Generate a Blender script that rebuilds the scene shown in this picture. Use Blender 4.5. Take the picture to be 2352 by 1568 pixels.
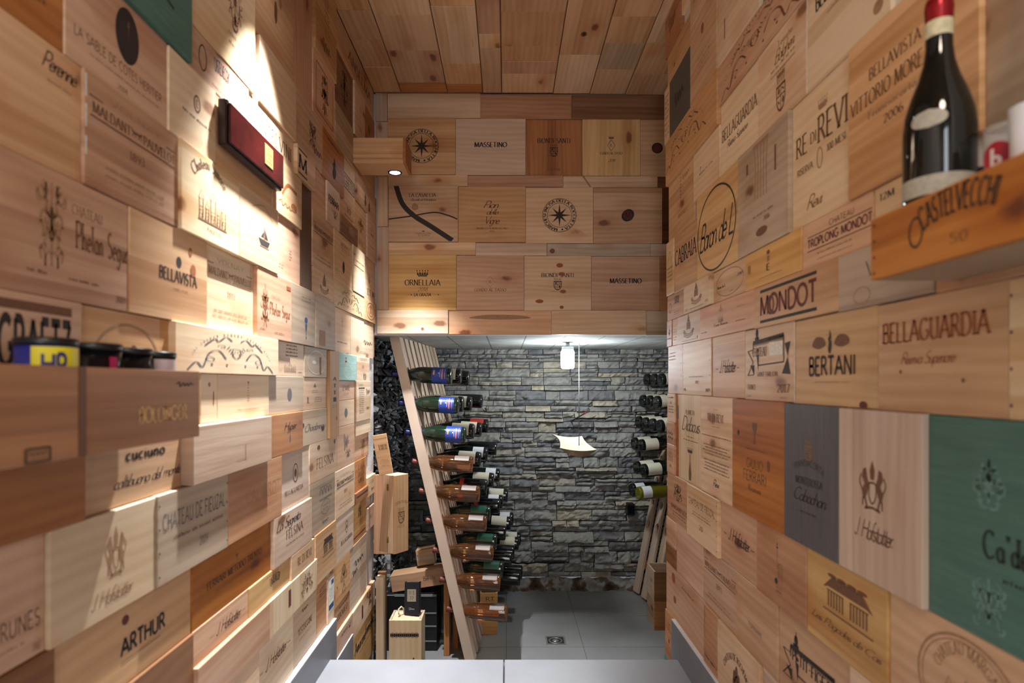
import bpy, math, random
from mathutils import Vector, Matrix, noise

for _o in list(bpy.data.objects):
    bpy.data.objects.remove(_o)
SC = bpy.context.scene
COL = SC.collection

# ------------------------------------------------------------------ camera, world, light, exposure
F = 1400.0              # focal length in pixels of the 2352x1568 frame
VX, VY = 1163.0, 880.0  # vanishing point of the corridor
CZ = 0.985              # eye height above the corridor floor
cam = bpy.data.cameras.new('camera')
cam.sensor_width = 36.0
cam.lens = F / 2352 * 36
cam.shift_x = (1176 - VX) / 2352
cam.shift_y = (VY - 784) / 2352
cam.clip_start = 0.05
cam.dof.use_dof = True
cam.dof.focus_distance = 3.3
cam.dof.aperture_fstop = 3.4
co = bpy.data.objects.new('camera', cam)
co.location = (0, 0, CZ)
co.rotation_euler = (math.radians(90), 0, 0)
COL.objects.link(co)
SC.camera = co

SC.view_settings.view_transform = 'Standard'
SC.view_settings.look = 'None'
SC.view_settings.gamma = 1
SC.view_settings.use_curve_mapping = False
SC.view_settings.exposure = 0.4

W = bpy.data.worlds.new('world')
SC.world = W
W.use_nodes = True
W.node_tree.nodes['Background'].inputs[0].default_value = (0.9, 0.95, 1.0, 1)
W.node_tree.nodes['Background'].inputs[1].default_value = 0.15


def lamp(name, kind, loc, energy, color, rot=(0, 0, 0), **kw):
    l = bpy.data.lights.new(name, kind)
    l.energy = energy
    l.color = color
    for k, v in kw.items():
        setattr(l, k, v)
    o = bpy.data.objects.new(name, l)
    o.location = loc
    o.rotation_euler = rot
    COL.objects.link(o)
    return o


# daylight through the doorway behind the camera, and an unseen warm fill added over the landing
lamp('doorway_light', 'AREA', (0.0, -1.25, 1.35), 11, (0.82, 0.91, 1.0), (math.radians(90), 0, 0),
     shape='RECTANGLE', size=0.4, size_y=1.6)
lamp('landing_fill', 'AREA', (0.05, -0.35, 2.32), 10, (1.0, 0.82, 0.64), (0, 0, 0), shape='DISK', size=0.4)
# the two small downlights in the crate fittings that graze the left wall
lamp('downlight_near', 'SPOT', (-0.495, 1.57, 2.08), 330, (0.92, 0.96, 1.0), (math.radians(-2), math.radians(2), 0),
     spot_size=math.radians(66), spot_blend=1.0, shadow_soft_size=0.018)
lamp('downlight_far', 'SPOT', (-0.49, 2.655, 1.885), 190, (0.92, 0.96, 1.0), (math.radians(3), math.radians(-6), 0),
     spot_size=math.radians(64), spot_blend=1.0, shadow_soft_size=0.018)

XL, XR = 0.64, 0.6214       # faces of the crate panels on the left and right wall
DH, D0, D1, DB = 2.98, 2.175, 2.37, 4.23   # header, step edge, end of right wall, stone wall
HC = 1.408                  # corridor ceiling above the eye
HB = 0.238                  # cellar ceiling above the eye
ZF = -0.45                  # cellar floor


def P(px, py, d):
    return Vector(((px - VX) / F * d, d, CZ - (py - VY) / F * d))


# ------------------------------------------------------------------ mesh building
class MB:
    def __init__(s):
        s.v = []; s.f = []; s.m = []; s.sm = []

    def face(s, pts, m=0, smooth=False):
        b = len(s.v)
        s.v.extend([tuple(p) for p in pts])
        s.f.append(tuple(range(b, b + len(pts)))); s.m.append(m); s.sm.append(smooth)

    def box(s, lo, hi, m=0, M=None, bev=0.0):
        x0, y0, z0 = lo; x1, y1, z1 = hi
        b = len(s.v)
        if bev <= 0:
            P8 = [(x0, y0, z0), (x1, y0, z0), (x1, y1, z0), (x0, y1, z0), (x0, y0, z1), (x1, y0, z1), (x1, y1, z1), (x0, y1, z1)]
            FS = [(0, 3, 2, 1), (4, 5, 6, 7), (0, 1, 5, 4), (1, 2, 6, 5), (2, 3, 7, 6), (3, 0, 4, 7)]
            if M is not None: P8 = [tuple(M @ Vector(p)) for p in P8]
            s.v.extend(P8)
            for q in FS:
                s.f.append(tuple(b + i for i in q)); s.m.append(m); s.sm.append(False)
            return
        e = min(bev, (x1 - x0) * .45, (y1 - y0) * .45, (z1 - z0) * .45)
        idx = {}
        pts = []
        for ix, X in enumerate((x0, x1)):
            for iy, Y in enumerate((y0, y1)):
                for iz, Z in enumerate((z0, z1)):
                    dx = e if ix == 0 else -e; dy = e if iy == 0 else -e; dz = e if iz == 0 else -e
                    for ax in range(3):
                        p = [X + dx, Y + dy, Z + dz]
                        p[ax] = (X, Y, Z)[ax]
                        idx[(ix, iy, iz, ax)] = b + len(pts); pts.append(p)
        if M is not None: pts = [tuple(M @ Vector(p)) for p in pts]
        s.v.extend([tuple(p) for p in pts])
        fs = []
        for ax in range(3):
            o = [a for a in range(3) if a != ax]
            for sd in (0, 1):
                q = []
                for (i, j) in ((0, 0), (1, 0), (1, 1), (0, 1)):
                    k = [0, 0, 0]; k[ax] = sd; k[o[0]] = i; k[o[1]] = j
                    q.append(idx[(k[0], k[1], k[2], ax)])
                flip = (sd == 0) != (ax == 1)
                fs.append(q[::-1] if flip else q)
        for ax in range(3):       # edges running along ax
            o = [a for a in range(3) if a != ax]
            for i in (0, 1):
                for j in (0, 1):
                    k0 = [0, 0, 0]; k1 = [0, 0, 0]
                    k0[o[0]] = k1[o[0]] = i; k0[o[1]] = k1[o[1]] = j; k1[ax] = 1
                    fs.append([idx[(*k0, o[0])], idx[(*k0, o[1])], idx[(*k1, o[1])], idx[(*k1, o[0])]])
        for ix in (0, 1):
            for iy in (0, 1):
                for iz in (0, 1):
                    fs.append([idx[(ix, iy, iz, a)] for a in range(3)])
        for q in fs:
            s.f.append(tuple(q)); s.m.append(m); s.sm.append(False)

    def lathe(s, prof, n=24, m=0, M=None, cap=True, a0=0.0, a1=2 * math.pi, smooth=True):
        full = abs(a1 - a0 - 2 * math.pi) < 1e-6
        k = n if full else n + 1
        b = len(s.v)
        for (r, z) in prof:
            for i in range(k):
                a = a0 + (a1 - a0) * i / n
                p = Vector((r * math.cos(a), r * math.sin(a), z))
                s.v.append(tuple(M @ p if M is not None else p))
        for j in range(len(prof) - 1):
            for i in range(n):
                i2 = (i + 1) % k
                s.f.append((b + j * k + i, b + j * k + i2, b + (j + 1) * k + i2, b + (j + 1) * k + i)); s.m.append(m); s.sm.append(smooth)
        if cap and full:
            if prof[0][0] > 1e-6:
                s.f.append(tuple(b + i for i in range(n))[::-1]); s.m.append(m); s.sm.append(False)
            if prof[-1][0] > 1e-6:
                s.f.append(tuple(b + (len(prof) - 1) * k + i for i in range(n))); s.m.append(m); s.sm.append(False)

    def tube(s, pts, r, n=8, m=0, closed=False):
        pts = [Vector(p) for p in pts]
        b = len(s.v); N = len(pts)
        up = Vector((0.3, 0.2, 1)).normalized()
        for i, p in enumerate(pts):
            t = (pts[(i + 1) % N] - pts[i - 1]) if closed else (pts[min(i + 1, N - 1)] - pts[max(i - 1, 0)])
            t.normalize()
            a = t.cross(up)
            if a.length < 1e-4: a = t.cross(Vector((1, 0, 0)))
            a.normalize(); c = t.cross(a)
            for k in range(n):
                g = 2 * math.pi * k / n
                s.v.append(tuple(p + (a * math.cos(g) + c * math.sin(g)) * r))
        for i in range(N if closed else N - 1):
            j = (i + 1) % N
            for k in range(n):
                k2 = (k + 1) % n
                s.f.append((b + i * n + k, b + i * n + k2, b + j * n + k2, b + j * n + k)); s.m.append(m); s.sm.append(True)
        if not closed:
            s.f.append(tuple(b + k for k in range(n))[::-1]); s.m.append(m); s.sm.append(False)
            s.f.append(tuple(b + (N - 1) * n + k for k in range(n))); s.m.append(m); s.sm.append(False)

    def build(s, name, mats, parent=None, M=None, kind=None):
        me = bpy.data.meshes.new(name)
        me.from_pydata(s.v, [], s.f)
        if not isinstance(mats, (list, tuple)): mats = [mats]
        for mt in mats: me.materials.append(mt)
        me.polygons.foreach_set('material_index', s.m)
        me.polygons.foreach_set('use_smooth', s.sm)
        me.update()
        o = bpy.data.objects.new(name, me)
        COL.objects.link(o)
        if parent is not None: o.parent = parent
        if M is not None: o.matrix_local = M
        if kind: o['kind'] = kind
        return o


def tag(o, label, cat, group=None, kind=None):
    o['label'] = label; o['category'] = cat
    if group: o['group'] = group
    if kind: o['kind'] = kind
    return o


def thing(name, loc, label, cat, group=None, M=None):
    o = bpy.data.objects.new(name, None)
    o.empty_display_size = 0.05
    COL.objects.link(o)
    if M is not None: o.matrix_world = M
    else: o.location = loc
    return tag(o, label, cat, group)


def frame(origin, right, up):
    r = Vector(right).normalized(); u = Vector(up).normalized(); y = u.cross(r)
    M = Matrix(((r.x, y.x, u.x, origin[0]), (r.y, y.y, u.y, origin[1]), (r.z, y.z, u.z, origin[2]), (0, 0, 0, 1)))
    return M


# ------------------------------------------------------------------ materials
def S(r, g, b):
    f = lambda c: (c / 255 / 12.92) if c <= 10 else ((c / 255 + .055) / 1.055) ** 2.4
    return (f(r), f(g), f(b), 1)


class NT:
    def __init__(s, name):
        s.mat = bpy.data.materials.new(name); s.mat.use_nodes = True
        s.t = s.mat.node_tree; s.n = s.t.nodes; s.p = s.n['Principled BSDF']

    def node(s, kind, **kw):
        n = s.n.new('ShaderNode' + kind)
        for k, v in kw.items(): setattr(n, k, v)
        return n

    def link(s, a, b): s.t.links.new(a, b)

    def math(s, op, a, b=None, clamp=False):
        n = s.node('Math', operation=op, use_clamp=clamp)
        for i, x in enumerate((a, b)):
            if x is None: continue
            if isinstance(x, (int, float)): n.inputs[i].default_value = x
            else: s.link(x, n.inputs[i])
        return n.outputs[0]

    def mix(s, f, a, b, blend='MIX'):
        n = s.node('Mix', data_type='RGBA', blend_type=blend)
        for sock, x in ((n.inputs[0], f), (n.inputs[6], a), (n.inputs[7], b)):
            if isinstance(x, (int, float)): sock.default_value = x
            elif isinstance(x, tuple): sock.default_value = x
            else: s.link(x, sock)
        return n.outputs[2]

    def ramp(s, f, stops):
        n = s.node('ValToRGB'); s.link(f, n.inputs[0])
        e = n.color_ramp.elements
        while len(e) < len(stops): e.new(0.5)
        for el, (p, c) in zip(e, stops): el.position = p; el.color = c
        return n.outputs[0]


_cache = {}


def plain(name, col, rough=0.5, metal=0.0, noise_amt=0.0, nscale=20.0, trans=0.0, alpha=1.0, emit=None, estr=0.0, coat=0.0):
    if name in _cache: return _cache[name]
    t = NT(name); p = t.p
    p.inputs['Base Color'].default_value = col
    p.inputs['Roughness'].default_value = rough
    p.inputs['Metallic'].default_value = metal
    p.inputs['Transmission Weight'].default_value = trans
    p.inputs['Coat Weight'].default_value = coat
    p.inputs['Alpha'].default_value = alpha
    if noise_amt > 0:
        tc = t.node('TexCoord'); nz = t.node('TexNoise'); nz.inputs['Scale'].default_value = nscale; nz.inputs['Detail'].default_value = 6
        t.link(tc.outputs['Object'], nz.inputs['Vector'])
        a = tuple(c * (1 - noise_amt) for c in col[:3]) + (1,); b = tuple(min(1, c * (1 + noise_amt)) for c in col[:3]) + (1,)
        t.link(t.ramp(nz.outputs[0], [(0.3, a), (0.7, b)]), p.inputs['Base Color'])
    if emit:
        p.inputs['Emission Color'].default_value = emit; p.inputs['Emission Strength'].default_value = estr
    _cache[name] = t.mat
    return t.mat


WOODS = {   # light, dark grain, knot
    'pale': (S(226, 196, 164), S(202, 164, 126)),
    'cream': (S(230, 206, 172), S(212, 180, 140)),
    'tan': (S(214, 174, 134), S(186, 140, 98)),
    'pink': (S(216, 176, 144), S(190, 142, 110)),
    'honey': (S(220, 180, 122), S(194, 146, 88)),
    'orange': (S(190, 128, 74), S(152, 90, 44)),
    'brown': (S(150, 104, 66), S(112, 72, 42)),
    'russet': (S(172, 118, 72), S(138, 88, 50)),
    'dark': (S(104, 66, 38), S(70, 42, 24)),
    'redbrown': (S(204, 160, 126), S(172, 122, 90)),
    'greywood': (S(194, 172, 148), S(164, 140, 116)),
    'raw': (S(214, 190, 168), S(186, 158, 136)),
}
WORD = {'pale': 'pale pine', 'cream': 'cream pine', 'tan': 'tan pine', 'pink': 'pinkish pine', 'honey': 'honey-yellow pine',
        'orange': 'orange-brown wood', 'brown': 'brown wood', 'dark': 'dark brown wood', 'redbrown': 'reddish brown wood',
        'greywood': 'greyish wood', 'raw': 'pale raw wood', 'green': 'dark green painted', 'grey': 'dark grey painted', 'teal': 'light teal painted'}


def wood(kind='pale', vert=False, lam=1.0, knots=1.0):
    key = ('wood', kind, vert, lam, knots)
    if key in _cache: return _cache[key]
    c1, c2 = WOODS[kind]
    t = NT('wood_' + kind + ('_upright' if vert else ''))
    tc = t.node('TexCoord'); oi = t.node('ObjectInfo')
    cmb = t.node('CombineXYZ')
    r = t.math('MULTIPLY', oi.outputs['Random'], 37.0); r2 = t.math('MULTIPLY', oi.outputs['Random'], 91.0)
    t.link(r, cmb.inputs[0]); t.link(r2, cmb.inputs[1]); t.link(t.math('MULTIPLY', oi.outputs['Random'], 13.7), cmb.inputs[2])
    mp = t.node('Mapping')
    if vert: mp.inputs['Rotation'].default_value = (0, math.radians(90), 0)
    t.link(tc.outputs['Object'], mp.inputs['Vector'])
    add = t.node('VectorMath', operation='ADD'); t.link(mp.outputs[0], add.inputs[0]); t.link(cmb.outputs[0], add.inputs[1])
    base = add.outputs[0]

    def scaled(sx, sy, sz):
        m = t.node('VectorMath', operation='MULTIPLY'); m.inputs[1].default_value = (sx, sy, sz); t.link(base, m.inputs[0]); return m.outputs[0]
    # flowing growth rings
    wv = t.node('TexWave', wave_type='BANDS', bands_direction='Z', wave_profile='SIN')
    wv.inputs['Scale'].default_value = 13; wv.inputs['Distortion'].default_value = 9.0
    wv.inputs['Detail'].default_value = 2.0; wv.inputs['Detail Scale'].default_value = 0.55; wv.inputs['Detail Roughness'].default_value = 0.5
    t.link(scaled(0.22, 0.22, 1.0), wv.inputs['Vector'])
    fine = t.node('TexNoise'); fine.inputs['Scale'].default_value = 1.0; fine.inputs['Detail'].default_value = 5; fine.inputs['Roughness'].default_value = 0.65
    t.link(scaled(7, 7, 190), fine.inputs['Vector'])
    broad = t.node('TexNoise'); broad.inputs['Scale'].default_value = 1.0; broad.inputs['Detail'].default_value = 2
    t.link(scaled(2.2, 2.2, 11), broad.inputs['Vector'])
    g = t.math('ADD', t.math('MULTIPLY', wv.outputs['Fac'], 0.26), t.math('MULTIPLY', fine.outputs[0], 0.62))
    g = t.math('ADD', g, t.math('MULTIPLY', t.math('SUBTRACT', broad.outputs[0], 0.5), 1.5), clamp=True)
    # glued lamellae: tone steps across the grain
    sep = t.node('SeparateXYZ'); t.link(base, sep.inputs[0])
    fl = t.math('FLOOR', t.math('MULTIPLY', sep.outputs[2], 24.0))
    wn = t.node('TexWhiteNoise', noise_dimensions='1D'); t.link(t.math('ADD', fl, r), wn.inputs['W'])
    on = t.math('GREATER_THAN', t.math('FRACT', t.math('MULTIPLY', oi.outputs['Random'], 7.13)), 0.42)
    st = t.math('MULTIPLY', t.math('MULTIPLY', t.math('SUBTRACT', wn.outputs['Value'], 0.5), 0.75 * lam), on)
    g = t.math('ADD', g, st, clamp=True)
    c2 = tuple(x * k for x, k in zip(c2[:3], (.93, .90, .86))) + (1,)
    col = t.mix(g, c1, c2)
    # knots
    if knots > 0:
        vo = t.node('TexVoronoi', feature='F1', voronoi_dimensions='3D'); vo.inputs['Scale'].default_value = 1.0
        nz = t.node('TexNoise'); nz.inputs['Scale'].default_value = 30; t.link(base, nz.inputs['Vector'])
        jm = t.node('VectorMath', operation='SCALE'); t.link(nz.outputs['Color'], jm.inputs[0]); jm.inputs['Scale'].default_value = 0.12
        ja = t.node('VectorMath', operation='ADD'); t.link(scaled(4.2, 0.0, 8.5), ja.inputs[0]); t.link(jm.outputs[0], ja.inputs[1])
        t.link(ja.outputs[0], vo.inputs['Vector'])
        sc = t.node('SeparateColor'); t.link(vo.outputs['Color'], sc.inputs[0])
        pick = t.math('GREATER_THAN', sc.outputs[0], 1.0 - 0.6 * knots)
        halo = t.math('MULTIPLY', t.math('SUBTRACT', 1.0, t.math('DIVIDE', vo.outputs['Distance'], 0.40), clamp=True), pick)
        core = t.math('MULTIPLY', t.math('SUBTRACT', 1.0, t.math('DIVIDE', vo.outputs['Distance'], 0.15), clamp=True), pick)
        core = t.math('MULTIPLY', core, 2.2, clamp=True)
        kd = (c2[0] * 0.45, c2[1] * 0.30, c2[2] * 0.22, 1)
        kh = (c2[0] * 0.95, c2[1] * 0.72, c2[2] * 0.55, 1)
        col = t.mix(t.math('MULTIPLY', halo, 0.8), col, kh)
        col = t.mix(core, col, kd)
    hs = t.node('HueSaturation'); t.link(col, hs.inputs['Color'])
    t.link(t.math('ADD', 0.90, t.math('MULTIPLY', t.math('FRACT', t.math('MULTIPLY', oi.outputs['Random'], 3.7)), 0.2)), hs.inputs['Value'])
    t.link(t.math('ADD', 0.90, t.math('MULTIPLY', t.math('FRACT', t.math('MULTIPLY', oi.outputs['Random'], 17.3)), 0.22)), hs.inputs['Saturation'])
    t.link(hs.outputs[0], t.p.inputs['Base Color'])
    t.p.inputs['Roughness'].default_value = 0.55
    bp = t.node('Bump'); bp.inputs['Strength'].default_value = 0.12; bp.inputs['Distance'].default_value = 0.002
    t.link(fine.outputs[0], bp.inputs['Height']); t.link(bp.outputs[0], t.p.inputs['Normal'])
    _cache[key] = t.mat
    return t.mat


def painted(kind):
    key = 'painted_' + kind
    if key in _cache: return _cache[key]
    c = {'green': S(74, 114, 100), 'grey': S(88, 86, 88), 'teal': S(150, 186, 176), 'charcoal': S(82, 78, 70)}[kind]
    t = NT(key); tc = t.node('TexCoord')
    m = t.node('Mapping'); m.inputs['Scale'].default_value = (40, 40, 3) if kind == 'grey' else (3, 3, 40); t.link(tc.outputs['Object'], m.inputs[0])
    nz = t.node('TexNoise'); nz.inputs['Scale'].default_value = 3; nz.inputs['Detail'].default_value = 5; t.link(m.outputs[0], nz.inputs['Vector'])
    t.link(t.ramp(nz.outputs[0], [(0.3, tuple(x * .82 for x in c[:3]) + (1,)), (0.7, tuple(x * 1.15 for x in c[:3]) + (1,))]), t.p.inputs['Base Color'])
    t.p.inputs['Roughness'].default_value = 0.6
    _cache[key] = t.mat
    return t.mat


INK = {'k': S(46, 34, 28), 'b': S(112, 74, 48), 'f': S(160, 122, 88), 'r': S(96, 34, 30), 'g': S(150, 108, 56), 'w': S(225, 220, 210),
       'l': S(116, 150, 142), 'u': S(40, 70, 110), 'd': S(30, 46, 42), 'o': S(150, 84, 40), 'e': S(100, 96, 98), 'p': S(206, 164, 110)}
_INKN = {'k': 'ink_black', 'b': 'ink_brown', 'f': 'ink_faded', 'r': 'ink_dark_red', 'g': 'ink_gold', 'w': 'ink_white', 'l': 'ink_pale_green',
         'u': 'ink_blue', 'd': 'ink_dark_green', 'o': 'ink_orange', 'e': 'ink_grey', 'p': 'ink_pale_gold'}


def ink(k): return plain(_INKN[k], INK[k], 0.7, noise_amt=0.18, nscale=160)


# ------------------------------------------------------------------ a small stroke font for the prints
def arc(cx, cy, rx, ry, a0, a1, n=12):
    return [(cx + rx * math.cos(math.radians(a0 + (a1 - a0) * i / n)), cy + ry * math.sin(math.radians(a0 + (a1 - a0) * i / n))) for i in range(n + 1)]


GL = {
    'A': (.84, [[(0, 0), (.42, 1)], [(.42, 1), (.84, 0)], [(.15, .35), (.69, .35)]]),
    'B': (.66, [[(.08, 0), (.08, 1)], [(.08, 1), (.35, 1)] + arc(.36, .76, .2, .24, 90, -90) + [(.08, .52)], [(.08, .52), (.38, .52)] + arc(.39, .26, .23, .26, 90, -90) + [(.08, 0)]]),
    'C': (.8, [arc(.44, .5, .41, .5, 48, 312, 18)]),
    'D': (.8, [[(.08, 0), (.08, 1)], [(.08, 1), (.3, 1)] + arc(.32, .5, .43, .5, 90, -90, 16) + [(.08, 0)]]),
    'E': (.62, [[(.08, 0), (.08, 1)], [(.08, 1), (.56, 1)], [(.08, .52), (.46, .52)], [(.08, 0), (.6, 0)]]),
    'F': (.58, [[(.08, 0), (.08, 1)], [(.08, 1), (.56, 1)], [(.08, .52), (.46, .52)]]),
    'G': (.84, [arc(.44, .5, .41, .5, 48, 340, 18) + [(.8, .42), (.56, .42)]]),
    'H': (.8, [[(.08, 0), (.08, 1)], [(.72, 0), (.72, 1)], [(.08, .52), (.72, .52)]]),
    'I': (.24, [[(.12, 0), (.12, 1)]]),
    'J': (.46, [[(.36, 1), (.36, .2)] + arc(.2, .18, .16, .18, 0, -160, 8)]),
    'K': (.74, [[(.08, 0), (.08, 1)], [(.66, 1), (.1, .42)], [(.28, .58), (.72, 0)]]),
    'L': (.58, [[(.08, 0), (.08, 1)], [(.08, 0), (.56, 0)]]),
    'M': (.98, [[(.08, 0), (.12, 1)], [(.12, 1), (.49, .05)], [(.49, .05), (.86, 1)], [(.86, 1), (.9, 0)]]),
    'N': (.84, [[(.1, 0), (.1, 1)], [(.1, 1), (.74, 0)], [(.74, 0), (.74, 1)]]),
    'O': (.88, [arc(.44, .5, .42, .5, 90, 450, 26)]),
    'P': (.62, [[(.08, 0), (.08, 1)], [(.08, 1), (.34, 1)] + arc(.35, .73, .23, .27, 90, -90) + [(.08, .46)]]),
    'Q': (.88, [arc(.44, .5, .42, .5, 90, 450, 26), [(.5, .18), (.85, -.12)]]),
    'R': (.7, [[(.08, 0), (.08, 1)], [(.08, 1), (.34, 1)] + arc(.35, .75, .22, .25, 90, -90) + [(.08, .5)], [(.32, .5), (.7, 0)]]),
    'S': (.58, [arc(.29, .75, .22, .25, 40, 270, 12) + arc(.29, .25, .25, .25, 90, -140, 14)[1:]]),
    'T': (.7, [[(.35, 0), (.35, 1)], [(.02, 1), (.68, 1)]]),
    'U': (.78, [[(.09, 1), (.09, .3)] + arc(.39, .3, .3, .3, 180, 360, 12) + [(.69, 1)]]),
    'V': (.8, [[(0, 1), (.4, 0)], [(.4, 0), (.8, 1)]]),
    'W': (1.14, [[(0, 1), (.3, 0)], [(.3, 0), (.57, 1)], [(.57, 1), (.84, 0)], [(.84, 0), (1.14, 1)]]),
    'X': (.76, [[(.04, 1), (.72, 0)], [(.72, 1), (.04, 0)]]),
    'Y': (.76, [[(.02, 1), (.38, .48)], [(.74, 1), (.38, .48)], [(.38, .48), (.38, 0)]]),
    'Z': (.68, [[(.06, 1), (.64, 1)], [(.64, 1), (.04, 0)], [(.04, 0), (.66, 0)]]),
    '0': (.6, [arc(.3, .5, .26, .5, 90, 450, 20)]), '1': (.36, [[(.06, .82), (.2, 1)], [(.2, 1), (.2, 0)]]),
    '2': (.58, [arc(.28, .72, .24, .28, 160, -20, 10) + [(.04, 0)], [(.04, 0), (.55, 0)]]),
    '3': (.56, [arc(.26, .75, .2, .25, 150, -90, 12), arc(.26, .26, .24, .26, 90, -150, 12)]),
    '4': (.6, [[(.42, 0), (.42, 1)], [(.42, 1), (.02, .3)], [(.02, .3), (.58, .3)]]),
    '5': (.56, [[(.5, 1), (.12, 1)], [(.12, 1), (.1, .55)] + arc(.26, .3, .25, .3, 100, -150, 12)]),
    '6': (.58, [arc(.46, .5, .42, .5, 90, 180, 8) + arc(.29, .28, .25, .28, 180, 540, 14)]),
    '7': (.56, [[(.04, 1), (.54, 1)], [(.54, 1), (.18, 0)]]),
    '8': (.58, [arc(.29, .76, .2, .24, 0, 360, 16), arc(.29, .26, .25, .26, 0, 360, 16)]),
    '9': (.58, [arc(.29, .72, .25, .28, 0, 360, 14) + arc(.12, .5, .42, .5, 0, -80, 8)]),
    '-': (.4, [[(.04, .45), (.36, .45)]]), '.': (.2, [[(.07, 0), (.13, 0.02)]]), "'": (.2, [[(.1, 1), (.1, .8)]]), ' ': (.36, []),
    '&': (.8, [[(.75, 0), (.2, .8)] + arc(.33, .85, .13, .15, 180, 0, 6) + [(.1, .35)] + arc(.3, .22, .24, .22, 150, 360, 8) + [(.7, .4)]]),
    '*': (.5, [[(.25, .1), (.25, .7)], [(-.02, .4), (.52, .4)], [(.06, .2), (.44, .6)], [(.06, .6), (.44, .2)]]),
    'a': (.5, [arc(.22, .24, .2, .25, 50, 320, 12), [(.42, .49), (.42, .06), (.5, 0)]]),
    'b': (.5, [[(.06, 1), (.06, 0)], arc(.24, .24, .2, .25, 150, -150, 12)]),
    'c': (.42, [arc(.23, .24, .2, .25, 50, 310, 12)]),
    'd': (.5, [[(.42, 1), (.42, 0), (.5, 0)], arc(.22, .24, .2, .25, 30, 330, 12)]),
    'e': (.44, [[(.03, .26), (.41, .26)] + arc(.22, .24, .2, .25, 5, 310, 12)]),
    'f': (.32, [[(.36, .92), (.27, 1), (.17, .92), (.14, .7), (.12, -.02)], [(.02, .49), (.3, .49)]]),
    'g': (.5, [arc(.22, .24, .2, .25, 30, 330, 12), [(.42, .49), (.42, -.18), (.32, -.34), (.14, -.34), (.06, -.24)]]),
    'h': (.5, [[(.06, 1), (.06, 0)], [(.06, .3), (.16, .46), (.3, .5), (.39, .42), (.4, .1), (.5, 0)]]),
    'i': (.2, [[(.08, .49), (.08, .06), (.16, 0)], [(.08, .68), (.11, .7)]]),
    'j': (.2, [[(.1, .49), (.1, -.2), (0, -.34), (-.1, -.3)], [(.1, .68), (.13, .7)]]),
    'k': (.46, [[(.06, 1), (.06, 0)], [(.38, .5), (.08, .2)], [(.16, .28), (.44, 0)]]),
    'l': (.2, [[(.08, 1), (.08, .06), (.16, 0)]]),
    'm': (.76, [[(.06, .49), (.06, 0)], [(.06, .3), (.16, .46), (.28, .49), (.36, .4), (.36, 0)], [(.36, .3), (.46, .46), (.58, .49), (.66, .4), (.66, .06), (.74, 0)]]),
    'n': (.5, [[(.06, .49), (.06, 0)], [(.06, .3), (.16, .46), (.3, .5), (.39, .42), (.4, .06), (.48, 0)]]),
    'o': (.48, [arc(.24, .24, .21, .25, 90, 450, 16)]),
    'p': (.5, [[(.06, .49), (.06, -.36)], arc(.24, .24, .2, .25, 150, -150, 12)]),
    'q': (.5, [arc(.22, .24, .2, .25, 30, 330, 12), [(.42, .49), (.42, -.36)]]),
    'r': (.32, [[(.06, .49), (.06, 0)], [(.06, .3), (.14, .44), (.24, .5), (.32, .46)]]),
    's': (.36, [arc(.18, .37, .13, .12, 40, 270, 8) + arc(.18, .12, .15, .13, 90, -150, 8)]),
    't': (.32, [[(.14, .8), (.14, .08), (.22, 0), (.3, .04)], [(.02, .49), (.3, .49)]]),
    'u': (.5, [[(.06, .49), (.06, .12), (.16, 0), (.3, .02), (.4, .2)], [(.4, .49), (.4, .06), (.48, 0)]]),
    'v': (.44, [[(.02, .49), (.2, 0)], [(.2, 0), (.42, .49)]]),
    'w': (.66, [[(.02, .49), (.17, 0)], [(.17, 0), (.32, .45)], [(.32, .45), (.47, 0)], [(.47, 0), (.62, .49)]]),
    'x': (.44, [[(.04, .49), (.4, 0)], [(.4, .49), (.04, 0)]]),
    'y': (.46, [[(.04, .49), (.22, .02)], [(.42, .49), (.14, -.34), (.02, -.34)]]),
    'z': (.4, [[(.04, .47), (.36, .47)], [(.36, .47), (.04, 0)], [(.04, 0), (.38, 0)]]),
}


def ribbon(pts, wf):
    """quads along a polyline; wf(angle) gives the pen width"""
    n = len(pts); L = []; R = []
    for i in range(n):
        a = pts[max(0, i - 1)]; b = pts[min(n - 1, i + 1)]
        dx, dy = b[0] - a[0], b[1] - a[1]; l = math.hypot(dx, dy) or 1e-6
        w = wf(math.atan2(dy, dx)) / 2
        nx, ny = -dy / l, dx / l
        L.append((pts[i][0] + nx * w, pts[i][1] + ny * w)); R.append((pts[i][0] - nx * w, pts[i][1] - ny * w))
    return [[R[i], R[i + 1], L[i + 1], L[i]] for i in range(n - 1)]


def pen(thin, thick, phi):
    ph = math.radians(phi)
    return lambda a: thin + (thick - thin) * abs(math.sin(a - ph))


FONTS = {   # pen, serif, shear, tracking
    'S': (pen(.05, .17, 12), .15, 0, .13), 'Sl': (pen(.04, .11, 12), .11, 0, .15), 'Sb': (pen(.075, .23, 12), .16, 0, .12),
    'N': (lambda a: .10, 0, 0, .12), 'Nl': (lambda a: .06, 0, 0, .16), 'B': (lambda a: .17, 0, 0, .1), 'BB': (lambda a: .21, 0, 0, .1),
    'C': (pen(.045, .13, 35), 0, .42, -.05), 'I': (pen(.04, .10, 20), .0, .25, .08),
}


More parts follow.
